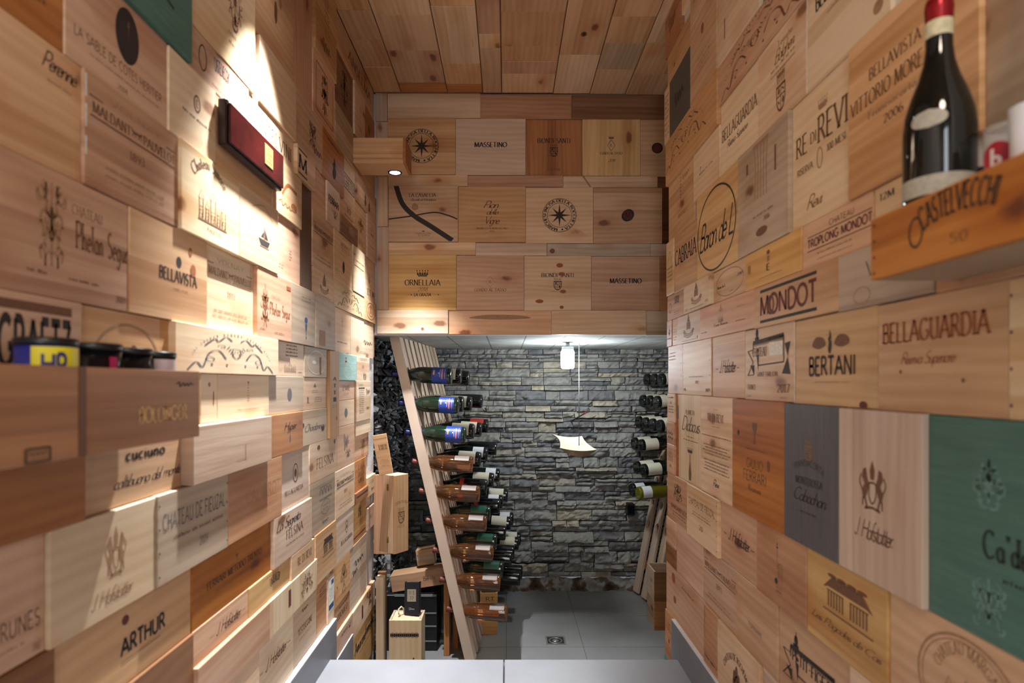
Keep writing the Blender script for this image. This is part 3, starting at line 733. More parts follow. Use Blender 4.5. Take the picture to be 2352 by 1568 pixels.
# ------------------------------------------------------------------ every crate panel on the walls, read off the photograph
# (x0, x1, slope of the top edge, slope of the bottom edge, wood, what is printed on it, print[, thickness])
# a slope is height above the eye / distance from the vanishing point, constant along a wall
RIGHT = [
    # top of the wall
    (1529, 1565, 2.27, 2.02, 'orange', 'a thin looping scrawl, the topmost orange one', [('e', 'squiggle', 0, .1, .5, .5, 'b')]),
    (1565, 1590, 2.27, 2.10, 'pale', 'plain, between the topmost orange one and the slanting word', []),
    (1590, 1651, 2.4, 1.9, 'pale', 'slanting black word below the ceiling', [('t', 'CASOLARI', 0, 0, .86, .26, 'Sb', 'k')]),
    (1533, 1590, 2.02, 1.82, 'tan', 'a tiny brown fleck, above the charcoal one', [('m', .2, .2, .4, .2, 1, 'f'), ('d', -.2, -.1, .05, .12, 'b')]),
    (1542, 1590, 1.815, 1.485, 'P:charcoal', 'a faint dark scrawl', [('e', 'squiggle', 0, 0, .5, .3, 'k')]),
    (1530, 1542, 1.82, 1.485, 'pale', 'small stacked lines, narrow, at the far end', [('m', 0, 0, .7, .8, 8, 'b')]),
    (1590, 1651, 1.9, 1.485, 'tan', 'one round brown knot mark and faint lines', [('o', 0, .24, .1, .12, .004, 'b'), ('d', 0, .24, .06, .08, 'o'), ('m', .05, -.15, .5, .24, 4, 'f')]),
    (1651, 1748, 1.95, 1.48, 'pale', 'a slanting faded word near the top', [('t', 'CASTIGLIONE', -.1, .3, .8, .12, 'Sl', 'f'), ('m', -.1, .12, .5, .06, 1, 'f'), ('r', -.3, -.22, .02, .2, 'b')]),
    (1748, 1848, 1.95, 1.48, 'P:green', 'nothing but dark green paint at the top', []),
    (1651, 1848, 1.48, 1.30, 'pink', 'large brown scrollwork arch', [('e', 'swirl', 0, 0, .92, .94, 'b')]),
    (1850, 2042, 1.34, .968, 'cream', 'black capitals cut by the picture top', [('r', -.486, 0, .016, .99, 'w'), ('t', 'BELLAGUARDIA', .0, .2, .72, .13, 'Sb', 'k'), ('m', 0, .02, .4, .06, 1, 'f'), ('d', .38, -.36, .1, .1, 'f')]),
    (1533, 1651, 1.48, 1.22, 'tan', 'small brown scrollwork arch', [('e', 'swirl', -.08, .1, .82, .7, 'b')]),
    (1653, 1738, 1.295, .97, 'cream', 'tall brown capitals and a script line', [('t', 'BELLAGUARDIA', 0, .04, .92, .16, 'S', 'b'), ('t', 'Riserva Superiore', -.04, -.14, .55, .09, 'C', 'b')]),
    (1738, 1848, 1.30, .963, 'pale', 'gold script above a pointed coat of arms', [('t', 'Tenuta', .1, .36, .3, .07, 'Sl', 'g'), ('t', 'Bolgheri', .08, .24, .4, .13, 'C', 'g'), ('m', .06, .12, .5, .06, 1, 'g'), ('r', .05, .06, .5, .01, 'g'), ('e', 'shield', .02, -.2, .2, .4, 'b'), ('e', 'crown', .02, .02, .18, .08, 'g')]),
    (1533, 1592, 1.215, .87, 'tan', 'dotted brown stroke and small slanted word', [('m', 0, .25, .06, .5, 9, 'b'), ('t', 'ANTONIOLO', .1, -.2, .4, .07, 'S', 'f'), ('e', 'squiggle', .2, .38, .3, .12, 'f')]),
    (1592, 1653, 1.215, .965, 'pale', 'a short faint grey line', [('m', 0, -.05, .5, .1, 1, 'e'), ('e', 'goblet', -.2, .05, .05, .1, 'e')]),
    (1531, 1547, .87, .545, 'cream', 'drawn gable and stacked text at its far end', [('p', [(-.3, .05), (0, .3), (.3, .05)], .002, 'b'), ('m', 0, -.12, .8, .3, 4, 'b')]),
    (1547, 1602, .87, .545, 'tan', 'tall capitals just left of the large oval', [('t', 'CABRAIA', -.02, .1, .88, .26, 'S', 'k')]),
    (1602, 1698, .965, .540, 'honey', 'script inside a large black oval', [('o', -.02, -.02, .94, .93, .006, 'k'), ('t', 'Baron de L', -.02, -.04, .82, .3, 'C', 'k')]),
    (1698, 1815, .97, .532, 'greywood', 'dark stains and a faded sketch', [('e', 'curtain', .0, .2, .34, .5, 'f'), ('m', .05, -.2, .4, .05, 1, 'b'), ('r', -.28, .3, .04, .1, 'b'), ('r', .28, .2, .03, .22, 'b'), ('d', .02, -.36, .22, .08, 'b'), ('t', '2016', .12, -.26, .12, .04, 'S', 'b')]),
    (1815, 1953, .96, .530, 'cream', 'large brown capitals and a small gold script', [('e', 'crown', .05, .34, .16, .08, 'f'), ('t', 'RE', -.32, .14, .2, .15, 'S', 'b'), ('t', 'DI', -.11, .14, .1, .08, 'S', 'b'), ('t', 'REVI', .2, .16, .46, .19, 'S', 'b'), ('t', 'RISERVA', -.26, -.06, .28, .05, 'S', 'b'), ('o', .0, -.05, .1, .16, .003, 'f'), ('t', '100 MESI', .26, -.02, .28, .05, 'S', 'b'), ('t', 'Revi', -.1, -.34, .26, .1, 'C', 'g')]),
    (1953, 2258, .965, .530, 'tan', 'two capital lines behind the upright bottle', [('t', 'BELLAVISTA', -.08, .22, .42, .07, 'S', 'b'), ('t', 'VITTORIO MORETTI', -.1, .08, .74, .09, 'S', 'b'), ('t', 'Franciacorta', -.1, -.03, .4, .05, 'S', 'f'), ('t', '2006', -.08, -.12, .16, .05, 'S', 'b')]),
    (2258, 2440, 1.05, .52, 'greywood', 'no print, at the right edge', []),
    # beside the shelf
    (1530, 1575, .545, .39, 'redbrown', 'black word bent in an arch, far end', [('a', 'CASTELVECCHI', 0, -1.0, 1.1, 105, 75, .26, 'Sb', 'k'), ('o', -.34, -.02, .14, .4, .002, 'k'), ('m', 0, -.3, .3, .16, 2, 'b')]),
    (1575, 1637, .52, .392, 'cream', 'small tower drawing under the oval script', [('e', 'tower', .0, .06, .44, .8, 'b'), ('m', 0, -.42, .5, .07, 1, 'b'), ('t', '20', -.4, -.4, .1, .08, 'S', 'f'), ('t', '05', .38, -.34, .1, .08, 'S', 'f')]),
    (1637, 1713, .528, .376, 'pale', 'small thin oval outline', [('o', 0, 0, .84, .82, .0016, 'b'), ('t', 'Baron de L', -.24, -.05, .26, .09, 'Sb', 'k'), ('t', '2010', .3, .1, .14, .08, 'C', 'k'), ('m', .06, -.3, .1, .08, 1, 'k')]),
    (1713, 1842, .532, .378, 'honey', 'small bottle-like mark over a letter', [('d', -.04, .3, .06, .12, 'b'), ('r', -.04, .14, .04, .14, 'g'), ('t', 'E', -.04, -.08, .06, .16, 'Sb', 'b'), ('m', 0, -.3, .4, .07, 1, 'g'), ('r', -.42, .06, .05, .24, 'g')]),
    (1842, 2005, .525, .378, 'pink', 'dark red capitals between two thin bars', [('t', 'CHATEAU', .1, .3, .34, .12, 'N', 'r'), ('r', .04, .18, .9, .022, 'b'), ('t', 'TROPLONG MONDOT', .04, .03, .9, .17, 'B', 'r'), ('r', .04, -.13, .9, .022, 'b'), ('m', 0, -.24, .5, .07, 1, 'r'), ('m', .0, -.36, .5, .06, 1, 'f')]),
    (2005, 2150, .525, .378, 'cream', 'a short dark number beside the shelf', [('t', '12M', -.28, .3, .25, .12, 'S', 'k')]),
    (1608, 1735, .392, .225, 'pink', 'tiny building and script, spread out', [('e', 'castle', -.06, .02, .1, .24, 'b'), ('e', 'tower', -.06, .3, .08, .2, 'f'), ('t', 'Cuvee Reserve', -.06, -.16, .26, .08, 'Sb', 'b'), ('m', .28, .18, .12, .05, 1, 'b'), ('m', .28, -.2, .14, .08, 1, 'b'), ('m', -.4, -.3, .12, .1, 1, 'b'), ('m', 0, -.34, .08, .05, 1, 'b')]),
    (1554, 1608, .385, .236, 'raw', 'second tower drawing on pale raw wood', [('e', 'tower', 0, .06, .5, .84, 'b'), ('m', 0, -.42, .6, .07, 1, 'b'), ('t', '1', .36, -.38, .04, .1, 'S', 'b')]),
    (1541, 1554, .385, .236, 'honey', 'faint yellow lines, a narrow strip', [('m', 0, -.1, .6, .5, 5, 'g')]),
    (1527, 1541, .385, .205, 'redbrown', 'tiny ship at the far edge', [('e', 'ship', 0, .1, .36, .36, 'k'), ('m', 0, -.2, .8, .14, 1, 'k')]),
    (1735, 1930, .378, .219, 'tan', 'big dark red capitals between two thick bars', [('r', -.05, .36, .7, .07, 'k'), ('t', 'MONDOT', -.05, 0, .7, .44, 'B', 'r'), ('o', -.248, -.02, .09, .46, .006, 'r'), ('r', -.05, -.37, .7, .07, 'k')]),
    (1930, 2150, .374, .218, 'greywood', 'two dark grey capitals cut by the shelf', [('t', 'VELENOSI', .25, .12, .8, .26, 'N', 'e'), ('o', -.2, -.3, .2, .3, .002, 'f')]),
    (2150, 2440, .374, .206, 'tan', 'no print, behind the shelf', []),
    # the row over the tall boxes
    (1533, 1566, .232, -.06, 'pink', 'a few faint lines, above the narrow ends', [('m', -.2, .28, .5, .2, 3, 'f'), ('nails', (.4,))]),
    (1566, 1631, .226, -.062, 'pale', 'wavy dark grain and nail dots', [('m', 0, -.16, .5, .05, 1, 'b'), ('t', '2012', .04, -.26, .14, .05, 'S', 'f'), ('nails', (-.46, .46)), ('t', '16', -.4, -.4, .08, .05, 'S', 'b'), ('t', 'MP', .4, -.4, .12, .06, 'S', 'b')]),
    (1631, 1707, .220, -.066, 'tan', 'dark slanted signature left of the banner', sig(0, .0, .48, .2, 'k')),
    (1707, 1819, .220, -.068, 'pale', 'black banner outline and white sticker', [('e', 'flag', .0, .12, .86, .62, 'k'), ('r', .16, .19, .26, .18, 'w'), ('t', 'CHATEAU', -.17, .17, .3, .12, 'S', 'k'), ('t', 'SAINT-EMILION', -.02, -.14, .42, .06, 'S', 'b'), ('t', 'FRANCE', -.34, -.32, .18, .07, 'S', 'b'), ('t', '2017', .3, -.33, .22, .1, 'S', 'b'), ('m', .3, -.45, .1, .04, 1, 'b'), ('m', -.4, -.45, .1, .04, 1, 'b')]),
    (1822, 2013, .2165, -.068, 'honey', 'bold black capitals under a winged emblem', [('r', -.488, 0, .014, .99, 'w'), ('t', 'BERTANI', .0, -.06, .56, .2, 'B', 'k'), ('e', 'flame', -.01, .2, .09, .26, 'k'), ('e', 'leaf', -.15, .2, .17, .13, 'b'), ('e', 'leaf', .13, .2, .17, .13, 'b'), ('m', .0, -.24, .4, .04, 1, 'f'), ('d', .36, -.47, .08, .08, 'r')]),
    (2013, 2310, .2045, -.073, 'tan', 'wide faded brown capitals', [('t', 'BELLAGUARDIA', -.03, .22, .84, .18, 'Sb', 'o'), ('t', 'Riserva Superiore', -.06, -.02, .44, .1, 'C', 'o'), ('d', -.28, -.14, .022, .035, 'b'), ('d', .22, -.22, .022, .035, 'b')]),
    (2310, 2450, .2, -.075, 'cream', 'nail dots along the left edge, at the right', [('nails', (-.44,))]),
    # the tall upright row
    (1531, 1548, -.066, -.236, 'pale', 'stacked words, narrow, at the far edge', [('m', 0, .36, .7, .12, 1, 'k'), ('e', 'crown', 0, .2, .2, .1, 'b'), ('m', 0, -.05, .8, .3, 3, 'k'), ('e', 'sword', 0, -.36, .14, .16, 'b')]),
    (1531, 1548, -.238, -.37, 'redbrown', 'a dark curl, narrow, at the far edge', [('e', 'wave', 0, -.2, .7, .3, 'k'), ('e', 'wave', 0, 0, .7, .3, 'k')]),
    (1531, 1548, -.372, -.55, 'pink', 'a year in thin figures', [('e', 'castle', 0, .26, .4, .2, 'f'), ('t', '2011', 0, .02, .7, .18, 'Sl', 'b'), ('e', 'leaf', 0, -.24, .3, .1, 'f')]),
    (1548, 1557, -.066, -.548, 'orange', 'a dark slot, a thin upright strip', [('r', .2, .28, .5, .16, 'k')], .004),
    (1557, 1612, -.060, -.546, 'V:cream', 'tall script word over a crowned emblem', [('t', 'PLANETA', .0, .3, .36, .05, 'S', 'b'), ('t', 'Didacus', .0, .17, .72, .16, 'C', 'b'), ('m', 0, .02, .3, .03, 1, 'b'), ('m', .02, -.02, .6, .03, 1, 'k'), ('e', 'crown', .0, -.13, .22, .06, 'k'), ('e', 'carafe', 0, -.32, .2, .3, 'b')]),
    (1613, 1688, -.060, -.540, 'pale', 'brown heading over paragraphs of text', [('m', 0, .37, .16, .03, 1, 'f'), ('t', 'RE DI REVI', -.02, .29, .48, .075, 'S', 'b'), ('m', 0, .2, .24, .03, 1, 'f'), ('m', 0, .1, .9, .03, 1, 'b'), ('m', 0, -.04, .84, .12, 4, 'b'), ('m', 0, -.2, .8, .13, 4, 'b'), ('t', 'Revi', 0, -.36, .18, .07, 'C', 'k')]),
    (1688, 1808, -.066, -.536, 'orange', 'dark goblet over two brown words', [('e', 'goblet', -.02, .22, .14, .18, 'b'), ('m', 0, .08, .4, .03, 1, 'b'), ('t', 'GIULIO', -.02, -.04, .32, .08, 'N', 'b'), ('t', 'FERRARI', -.02, -.15, .46, .085, 'N', 'b'), ('t', 'Riserva', -.02, -.25, .24, .05, 'S', 'b'), ('d', .24, -.02, .05, .09, 'b'), ('d', -.36, .2, .035, .05, 'k')]),
    (1808, 1933, -.070, -.538, 'PV:grey', 'small gold crest and dark lettering', [('e', 'shield', 0, .18, .14, .14, 'g'), ('a', 'FRANCIACORTA', 0, -.35, .42, 118, 62, .045, 'N', 'k'), ('t', 'MONTEROSSA', 0, -.04, .5, .05, 'S', 'k'), ('t', 'Cabochon', 0, -.14, .6, .09, 'C', 'k'), ('m', 0, -.26, .3, .03, 1, 'k')]),
    (1933, 2128, -.074, -.54, 'V:raw', 'brown coat of arms above a signature', [('e', 'supporters', -.04, .06, .32, .3, 'b'), ('t', 'J. Hofstatter', -.04, -.2, .46, .11, 'C', 'b')], .018),
    (2128, 2450, -.077, -.54, 'P:green', 'pale flourishes round a dark name', [('e', 'filigree', .0, .22, .3, .22, 'l'), ('e', 'filigree', .0, -.32, .3, .22, 'l'), ('t', "Ca'del Bosco", .32, -.06, .72, .12, 'Sb', 'd'), ('m', .3, -.2, .4, .05, 1, 'd')]),
    # under the tall row
    (1531, 1582, -.552, -.826, 'redbrown', 'vine drawing and capitals, far end', [('e', 'filigree', 0, .16, .4, .4, 'b'), ('t', 'BARBARESCO', .05, -.18, .7, .08, 'S', 'r'), ('m', .05, -.32, .6, .12, 2, 'r')]),
    (1582, 1654, -.548, -.824, 'pale', 'brown capitals over a small year, nail dots', [('t', 'CHATEAU DE FIEUZAL', 0, .2, .84, .12, 'N', 'b'), ('m', 0, 0, .66, .1, 2, 'b'), ('t', '20', 0, -.2, .12, .09, 'Sl', 'b'), ('nails', (.47,))]),
    (1654, 1739, -.542, -.81, 'pink', 'slanted signature under the orange box lid', sig(0, .02, .56, .2, 'k')),
    (1739, 1853, -.540, -.814, 'redbrown', 'upright dark writing down the middle', [('e', 'sword', -.04, .16, .1, .36, 'k'), ('m', .02, -.05, .12, .26, 8, 'b'), ('d', -.06, -.18, .06, .08, 'k'), ('m', 0, -.28, .16, .1, 2, 'b')]),
    (1853, 2037, -.54, -.82, 'honey', 'brown house drawing over slanting script', [('e', 'house', .05, .12, .62, .44, 'b'), ('t', 'Les Pagodes de Cos', .0, -.22, .86, .08, 'C', 'b')]),
    (2037, 2450, -.543, -.83, 'tan', 'a large round stamp', [('o', .02, -.02, .62, .92, .004, 'f'), ('o', .02, -.02, .56, .83, .002, 'f'), ('a', 'CHATEAU MARGAUX', .02, -.02, .31, 160, 20, .09, 'S', 'f'), ('e', 'castle', .02, -.08, .26, .4, 'b')]),
    (1530, 1552, -.83, -.985, 'pink', 'no print, above the brown strip end', []),
    (1530, 1552, -.987, -1.106, 'brown', 'tiny dotted words on dark wood', [('m', 0, .1, .8, .2, 2, 'k')]),
    (1552, 1613, -.828, -1.093, 'pink', 'close wavy grain and no print', []),
    (1613, 1692, -.824, -1.105, 'pink', 'running hound between two words, low down', maldant('b')),
    (1692, 1785, -.812, -1.107, 'tan', 'one short slanting dark word', [('t', 'TORNARE', -.02, -.1, .34, .06, 'N', 'e')]),
    (1785, 1950, -.816, -1.11, 'tan', 'black banner with a long name', [('e', 'flag', .0, -.04, .86, .56, 'k'), ('t', 'PETIT-FIGEAC', .02, .04, .6, .13, 'Sb', 'k'), ('t', 'GRAND VIN', .02, -.28, .5, .06, 'S', 'b')]),
    (1950, 2120, -.822, -1.11, 'pale', 'no print, under the house drawing', []),
    (1530, 1619, -1.107, -1.41, 'pink', 'two dark red knots near the skirting', [('d', -.28, .3, .1, .2, 'o'), ('d', -.24, -.1, .08, .14, 'o'), ('m', .1, .3, .3, .08, 1, 'b')]),
    (1619, 1651, -1.107, -1.45, 'redbrown', 'small dark figures along the bottom', [('r', -.42, .2, .05, .5, 'f'), ('m', 0, -.36, .8, .1, 1, 'k')]),
    (1651, 1748, -1.107, -1.45, 'pale', 'brown words arched over a tree', [('a', 'CHATEAU DE ROCHEMORIN', 0, -.4, .56, 150, 30, .09, 'Sb', 'b'), ('e', 'tree', 0, -.14, .26, .5, 'b')]),
    (1748, 1850, -1.11, -1.45, 'raw', 'no print, below the banner', []),
    (1530, 1548, -1.415, -1.69, 'orange', 'small dark marks, past the skirting', [('d', 0, -.1, .12, .1, 'k'), ('m', 0, .2, .5, .2, 3, 'b')]),
    (1530, 1548, -1.69, -1.95, 'P:green', 'dark green paint, down at the step', []),
]
LEFT = [
    # top, over the near downlight
    (720, 768, 2.2, 1.745, 'tan', 'a slanting row of dark specks, under the ceiling', [('m', 0, .1, .2, .6, 10, 'b'), ('e', 'squiggle', 0, -.3, .4, .2, 'b')]),
    (768, 858, 2.2, 1.985, 'tan', 'spattered dark word along the ceiling', [('t', 'ANSELMA', .1, 0, .6, .3, 'S', 'b')]),
    (675, 720, 2.2, 1.418, 'V:pink', 'upright grain and white right edge', []),
    (575, 675, 1.9, 1.418, 'tan', 'dark knots and a pale spot, top of wall', [('d', 0, -.1, .08, .2, 'b'), ('d', .12, .05, .08, .12, 'f')]),
    (720, 772, 1.743, 1.412, 'pink', 'a diamond frame round a dark crest', [('r', -.12, .38, .5, .014, 'b'), ('r', .38, 0, .014, .76, 'b'), ('r', .0, -.38, .76, .014, 'b'), ('r', -.38, 0, .014, .76, 'b'), ('e', 'filigree', 0, 0, .36, .6, 'b')]),
    (768, 810, 1.98, 1.655, 'brown', 'a dark framed crest on brown wood', [('r', 0, .4, .7, .014, 'k'), ('r', .36, 0, .014, .8, 'k'), ('e', 'filigree', 0, -.04, .4, .66, 'k')]),
    (772, 812, 1.652, 1.405, 'greywood', 'curving dark grain and no print', []),
    (810, 835, 1.98, 1.63, 'pale', 'small dark dagger mark', [('e', 'sword', 0, .0, .14, .3, 'k'), ('m', .05, -.26, .24, .12, 2, 'b')]),
    (835, 860, 1.98, 1.63, 'orange', 'dark stains beside the header', [('d', 0, .1, .2, .2, 'b')]),
    (812, 862, 1.628, 1.405, 'tan', 'plain, under the small dagger mark', []),
    (430, 596, 1.55, 1.148, 'cream', 'scattered faded lettering, top near the lamp', [('t', 'RUSSI', -.28, .12, .26, .1, 'S', 'b'), ('e', 'filigree', .14, .1, .26, .4, 'f'), ('m', .2, -.24, .4, .16, 2, 'f')]),
    (596, 680, 1.416, 1.145, 'pale', 'no print, right of the bright lamp spot', []),
    (270, 436, 1.32, 1.013, 'P:green', 'a dark stroke on green paint', [('p', [(-.1, .2), (.05, -.1), (.2, -.16)], .006, 'd')]),
    (153, 387, 1.013, .750, 'pink', 'a large black oval over faded lines', [('d', .05, .16, .24, .56, 'k'), ('e', 'sword', .06, .2, .06, .24, 'g'), ('t', 'LA SABLE DE COTES HERITIER', 0, -.2, .86, .09, 'N', 'b'), ('m', .05, -.32, .7, .05, 1, 'f'), ('t', '2014', 0, -.42, .1, .05, 'S', 'f')]),
    (-120, 153, 1.15, .747, 'orange', 'warm orange wood in the top corner', [('m', 0, -.3, .7, .08, 1, 'b')]),
    (436, 572, 1.143, 1.008, 'pink', 'black arched word above the red box', [('a', 'CASTELVECCHI', 0, -1.5, 1.55, 103, 77, .3, 'Sb', 'k'), ('o', -.3, .0, .12, .6, .003, 'k'), ('m', 0, -.36, .3, .1, 1, 'f')]),
    (572, 678, 1.143, .998, 'cream', 'thin black capitals right of the red box', [('t', 'MONTELVINI', -.02, -.05, .92, .4, 'Sl', 'k')]),
    (678, 720, 1.143, .99, 'pale', 'one black capital between two dashes', [('r', -.22, .38, .46, .05, 'k'), ('t', 'M', -.22, .0, .42, .46, 'S', 'k'), ('r', -.22, -.4, .46, .05, 'k')]),
    (680, 741, 1.41, 1.145, 'tan', 'a dark leafy stain with script', [('e', 'filigree', .1, 0, .3, .5, 'b'), ('e', 'squiggle', .3, -.2, .4, .2, 'b')]),
    (741, 790, 1.41, 1.135, 'orange', 'a black flame shape', [('e', 'flame', 0, -.1, .36, .46, 'k'), ('m', 0, .36, .6, .1, 1, 'k')]),
    (790, 818, 1.403, 1.135, 'pale', 'a framed black word under the fitting', [('t', 'CERETTO', 0, .0, .76, .2, 'N', 'k'), ('r', 0, .16, .84, .02, 'k'), ('r', 0, -.16, .84, .02, 'k'), ('r', -.42, 0, .03, .34, 'k'), ('r', .42, 0, .03, .34, 'k')]),
    (818, 866, 1.403, 1.22, 'tan', 'brown burnt marks beside the corner strip', [('e', 'flame', -.1, -.1, .2, .5, 'b'), ('e', 'flame', .1, -.2, .2, .4, 'b')]),
    (387, 495, .995, .752, 'cream', 'small ring emblem left of the red box', [('o', .06, .1, .15, .22, .004, 'b'), ('e', 'monogram', .06, .1, .09, .12, 'b'), ('m', .06, -.1, .6, .08, 1, 'b')]),
    (495, 625, .995, .745, 'tan', 'no print, behind the red box', []),
    (625, 692, .993, .750, 'pale', 'an orange burnt arch, right of the red box', [('p', [(-.2, -.1), (0, .14), (.3, .1)], .01, 'o'), ('d', .2, -.2, .2, .16, 'o'), ('e', 'squiggle', 0, -.26, .6, .12, 'f')]),
    (693, 719, .988, .474, 'V:dark', 'no print, a tall dark plank', [], .006),
    (692, 720, 1.135, .99, 'tan', 'faint dark specks, above the dark plank', [('m', 0, .2, .6, .2, 2, 'b')]),
    (720, 751, 1.135, .906, 'pink', 'plain, left of the dotted word', []),
    (751, 780, 1.13, .908, 'pale', 'bold dotted black word', [('t', 'FERRARI', 0, .1, .8, .16, 'BB', 'k'), ('e', 'filigree', .1, -.16, .5, .2, 'f')]),
    (780, 818, 1.13, 1.022, 'pink', 'small black figures lit from above', [('t', '10', .1, .2, .24, .3, 'S', 'b'), ('m', .1, -.2, .5, .2, 1, 'b')]),
    (780, 818, 1.02, .912, 'brown', 'a pale leaf under the lit figures', [('e', 'leaf', .1, 0, .4, .5, 'f'), ('m', .1, -.1, .4, .2, 2, 'k')]),
    (818, 842, 1.218, .905, 'tan', 'faint burnt vine, narrow', [('e', 'filigree', 0, .1, .5, .3, 'o'), ('m', 0, -.3, .5, .1, 2, 'b')]),
    (842, 866, 1.218, .905, 'pink', 'small black dash near the corner strip', [('r', 0, .1, .3, .02, 'k'), ('m', 0, -.2, .5, .06, 1, 'b')]),
    # around the lit middle
    (-120, 190, .745, .470, 'tan', 'wide plain board cut by the left edge', [('t', 'Perenne', .3, .36, .3, .14, 'C', 'k'), ('m', .3, .2, .2, .05, 1, 'f')]),
    (190, 407, .748, .474, 'redbrown', 'hound between two words and a long bar, near', [('r', -.487, .36, .014, .2, 'w'), ('r', -.487, .1, .014, .2, 'w'), ('r', -.487, -.16, .014, .16, 'w')] + maldant('b'), .014),
    (407, 542, .748, .476, 'cream', 'arched script over a castle drawing', [('a', 'Chateau Simone', -.05, -.12, .48, 140, 44, .14, 'S', 'b'), ('e', 'castle', .0, -.08, .5, .42, 'b'), ('t', 'PALETTE', .02, -.36, .24, .05, 'N', 'b')], .02),
    (542, 633, .742, .474, 'pale', 'a small dark ship in the bright light', [('e', 'ship', .1, -.05, .3, .3, 'k'), ('p', [(-.2, .3), (.1, .4), (.32, .25)], .002, 'f')], .02),
    (633, 693, .750, .469, 'pink', 'tiny upright marks left of the dark plank', [('m', .1, -.05, .1, .2, 4, 'b'), ('m', -.3, -.3, .3, .1, 2, 'f')]),
    (720, 768, .904, .612, 'tan', 'hound and words in dull brown, right of plank', maldant('b')),
    (720, 766, .610, .460, 'tan', 'a brown stepped tower', [('e', 'tower', .0, .06, .5, .8, 'b'), ('m', 0, -.42, .7, .06, 1, 'b')]),
    (768, 809, .910, .605, 'pale', 'a small solid black oval', [('t', 'MURAT', .1, .3, .5, .07, 'S', 'f'), ('m', .1, .2, .5, .1, 2, 'f'), ('d', .0, -.14, .12, .24, 'k'), ('o', -.36, -.3, .1, .1, .002, 'f')]),
    (809, 836, .904, .600, 'cream', 'faint words above a bar, brightly lit', [('r', -.4, .3, .16, .014, 'b'), ('m', .1, .2, .7, .08, 1, 'b'), ('r', 0, .08, .8, .012, 'b')]),
    (836, 866, .902, .604, 'pale', 'a lantern over two capitals', [('e', 'monogram', -.04, .0, .16, .16, 'k'), ('t', 'ET M', .1, -.3, .6, .14, 'S', 'b')]),
    (766, 836, .602, .447, 'cream', 'dark scrollwork in the far light streak', [('e', 'swirl', 0, .0, .8, .84, 'k')], .014),
    (836, 867, .602, .452, 'tan', 'bold wavy grain rings at the corner', [('o', 0, 0, .4, .5, .003, 'b'), ('o', 0, 0, .7, .8, .003, 'b'), ('r', 0, .1, .06, .4, 'b')]),
    (-120, 296, .471, .187, 'redbrown', 'large brown two-word name and vine crest', [('e', 'filigree', -.02, .06, .22, .7, 'f'), ('t', 'CHATEAU', .2, .26, .2, .08, 'Sl', 'b'), ('t', 'Phelan Segur', .31, .06, .37, .22, 'S', 'b'), ('m', -.1, -.32, .1, .06, 1, 'b'), ('m', .18, -.32, .2, .05, 1, 'b'), ('t', '2009', .44, -.4, .07, .06, 'S', 'b')]),
    (296, 475, .472, .190, 'tan', 'black capitals beneath a small dark seal', [('d', .08, .14, .07, .12, 'k'), ('t', 'BELLAVISTA', .08, -.02, .5, .12, 'Sb', 'k'), ('m', .1, -.16, .2, .04, 1, 'b'), ('d', .24, .3, .05, .1, 'o'), ('d', .28, .1, .08, .14, 'o')]),
    (475, 586, .462, .188, 'cream', 'hound words in faded brown ink', maldant('f')),  # same words, printed in the paler faded ink
    (586, 665, .468, .187, 'pink', 'small two-word name with vine crest', [('e', 'filigree', -.3, .0, .24, .6, 'o'), ('t', 'CHATEAU', .0, .14, .26, .06, 'Sl', 'f'), ('t', 'Phelan Segur', .14, -.04, .62, .17, 'S', 'o'), ('m', -.36, -.38, .14, .05, 1, 'o'), ('m', .1, -.4, .3, .05, 1, 'o'), ('r', .4, .36, .14, .06, 'o')], .018),
    (665, 721, .469, .192, 'greywood', 'a small blue upright ribbon', [('m', .1, .3, .5, .12, 2, 'e'), ('e', 'goblet', .1, -.26, .12, .26, 'u'), ('d', .1, -.06, .13, .1, 'u')]),
    (721, 766, .460, .190, 'greywood', 'faint square smudges, no print', [('r', -.2, -.3, .3, .3, 'f')]),
    (766, 805, .450, .187, 'pale', 'a thin brown spear mark', [('e', 'sword', .0, .1, .12, .4, 'b'), ('m', .0, -.26, .6, .06, 1, 'b')]),
    (805, 858, .447, .180, 'cream', 'small script at right, brightest of its row', [('e', 'squiggle', .24, -.1, .4, .16, 'b'), ('m', .0, -.38, .3, .08, 2, 'b')]),
    (858, 867, .446, .2, 'redbrown', 'plain sliver at the dark rock edge', []),
    (-120, 187, .185, -.03, 'pink', 'bold black capitals behind the painted tins', [('r', .1, .38, .6, .09, 'b'), ('t', 'GRAETZ', .1, .02, .58, .46, 'BB', 'k')]),
    (187, 393, .190, -.03, 'tan', 'thin grey oval above the jars', [('o', .0, -.08, .74, .9, .005, 'f'), ('d', .06, .08, .06, .06, 'b')]),
    (393, 633, .190, .041, 'cream', 'large pale scrollwork arch', [('e', 'swirl', .0, .0, .84, .88, 'e')], .02),
    (633, 700, .186, .036, 'pale', 'stacked words over a dome', [('m', .05, .26, .44, .4, 4, 'b'), ('e', 'castle', .0, -.24, .42, .28, 'b'), ('m', .36, -.38, .14, .1, 1, 'b'), ('m', -.34, -.34, .2, .1, 2, 'f')]),
    (700, 753, .190, .031, 'greywood', 'a pale ring with a brown streak', [('o', 0, 0, .76, .8, .003, 'w'), ('r', .16, -.1, .08, .6, 'o'), ('d', -.1, 0, .2, .12, 'w')]),
    (753, 771, .189, -.305, 'V:tan', 'tall narrow board, letters running up', [('t', 'A', 0, .18, .3, .04, 'Sb', 'k'), ('t', 'T', 0, .1, .3, .04, 'Sb', 'k'), ('t', 'T', 0, .02, .3, .04, 'Sb', 'k'), ('r', 0, -.06, .34, .05, 'k'), ('m', 0, -.14, .5, .04, 2, 'b'), ('d', .2, -.28, .14, .05, 'o')], .02),
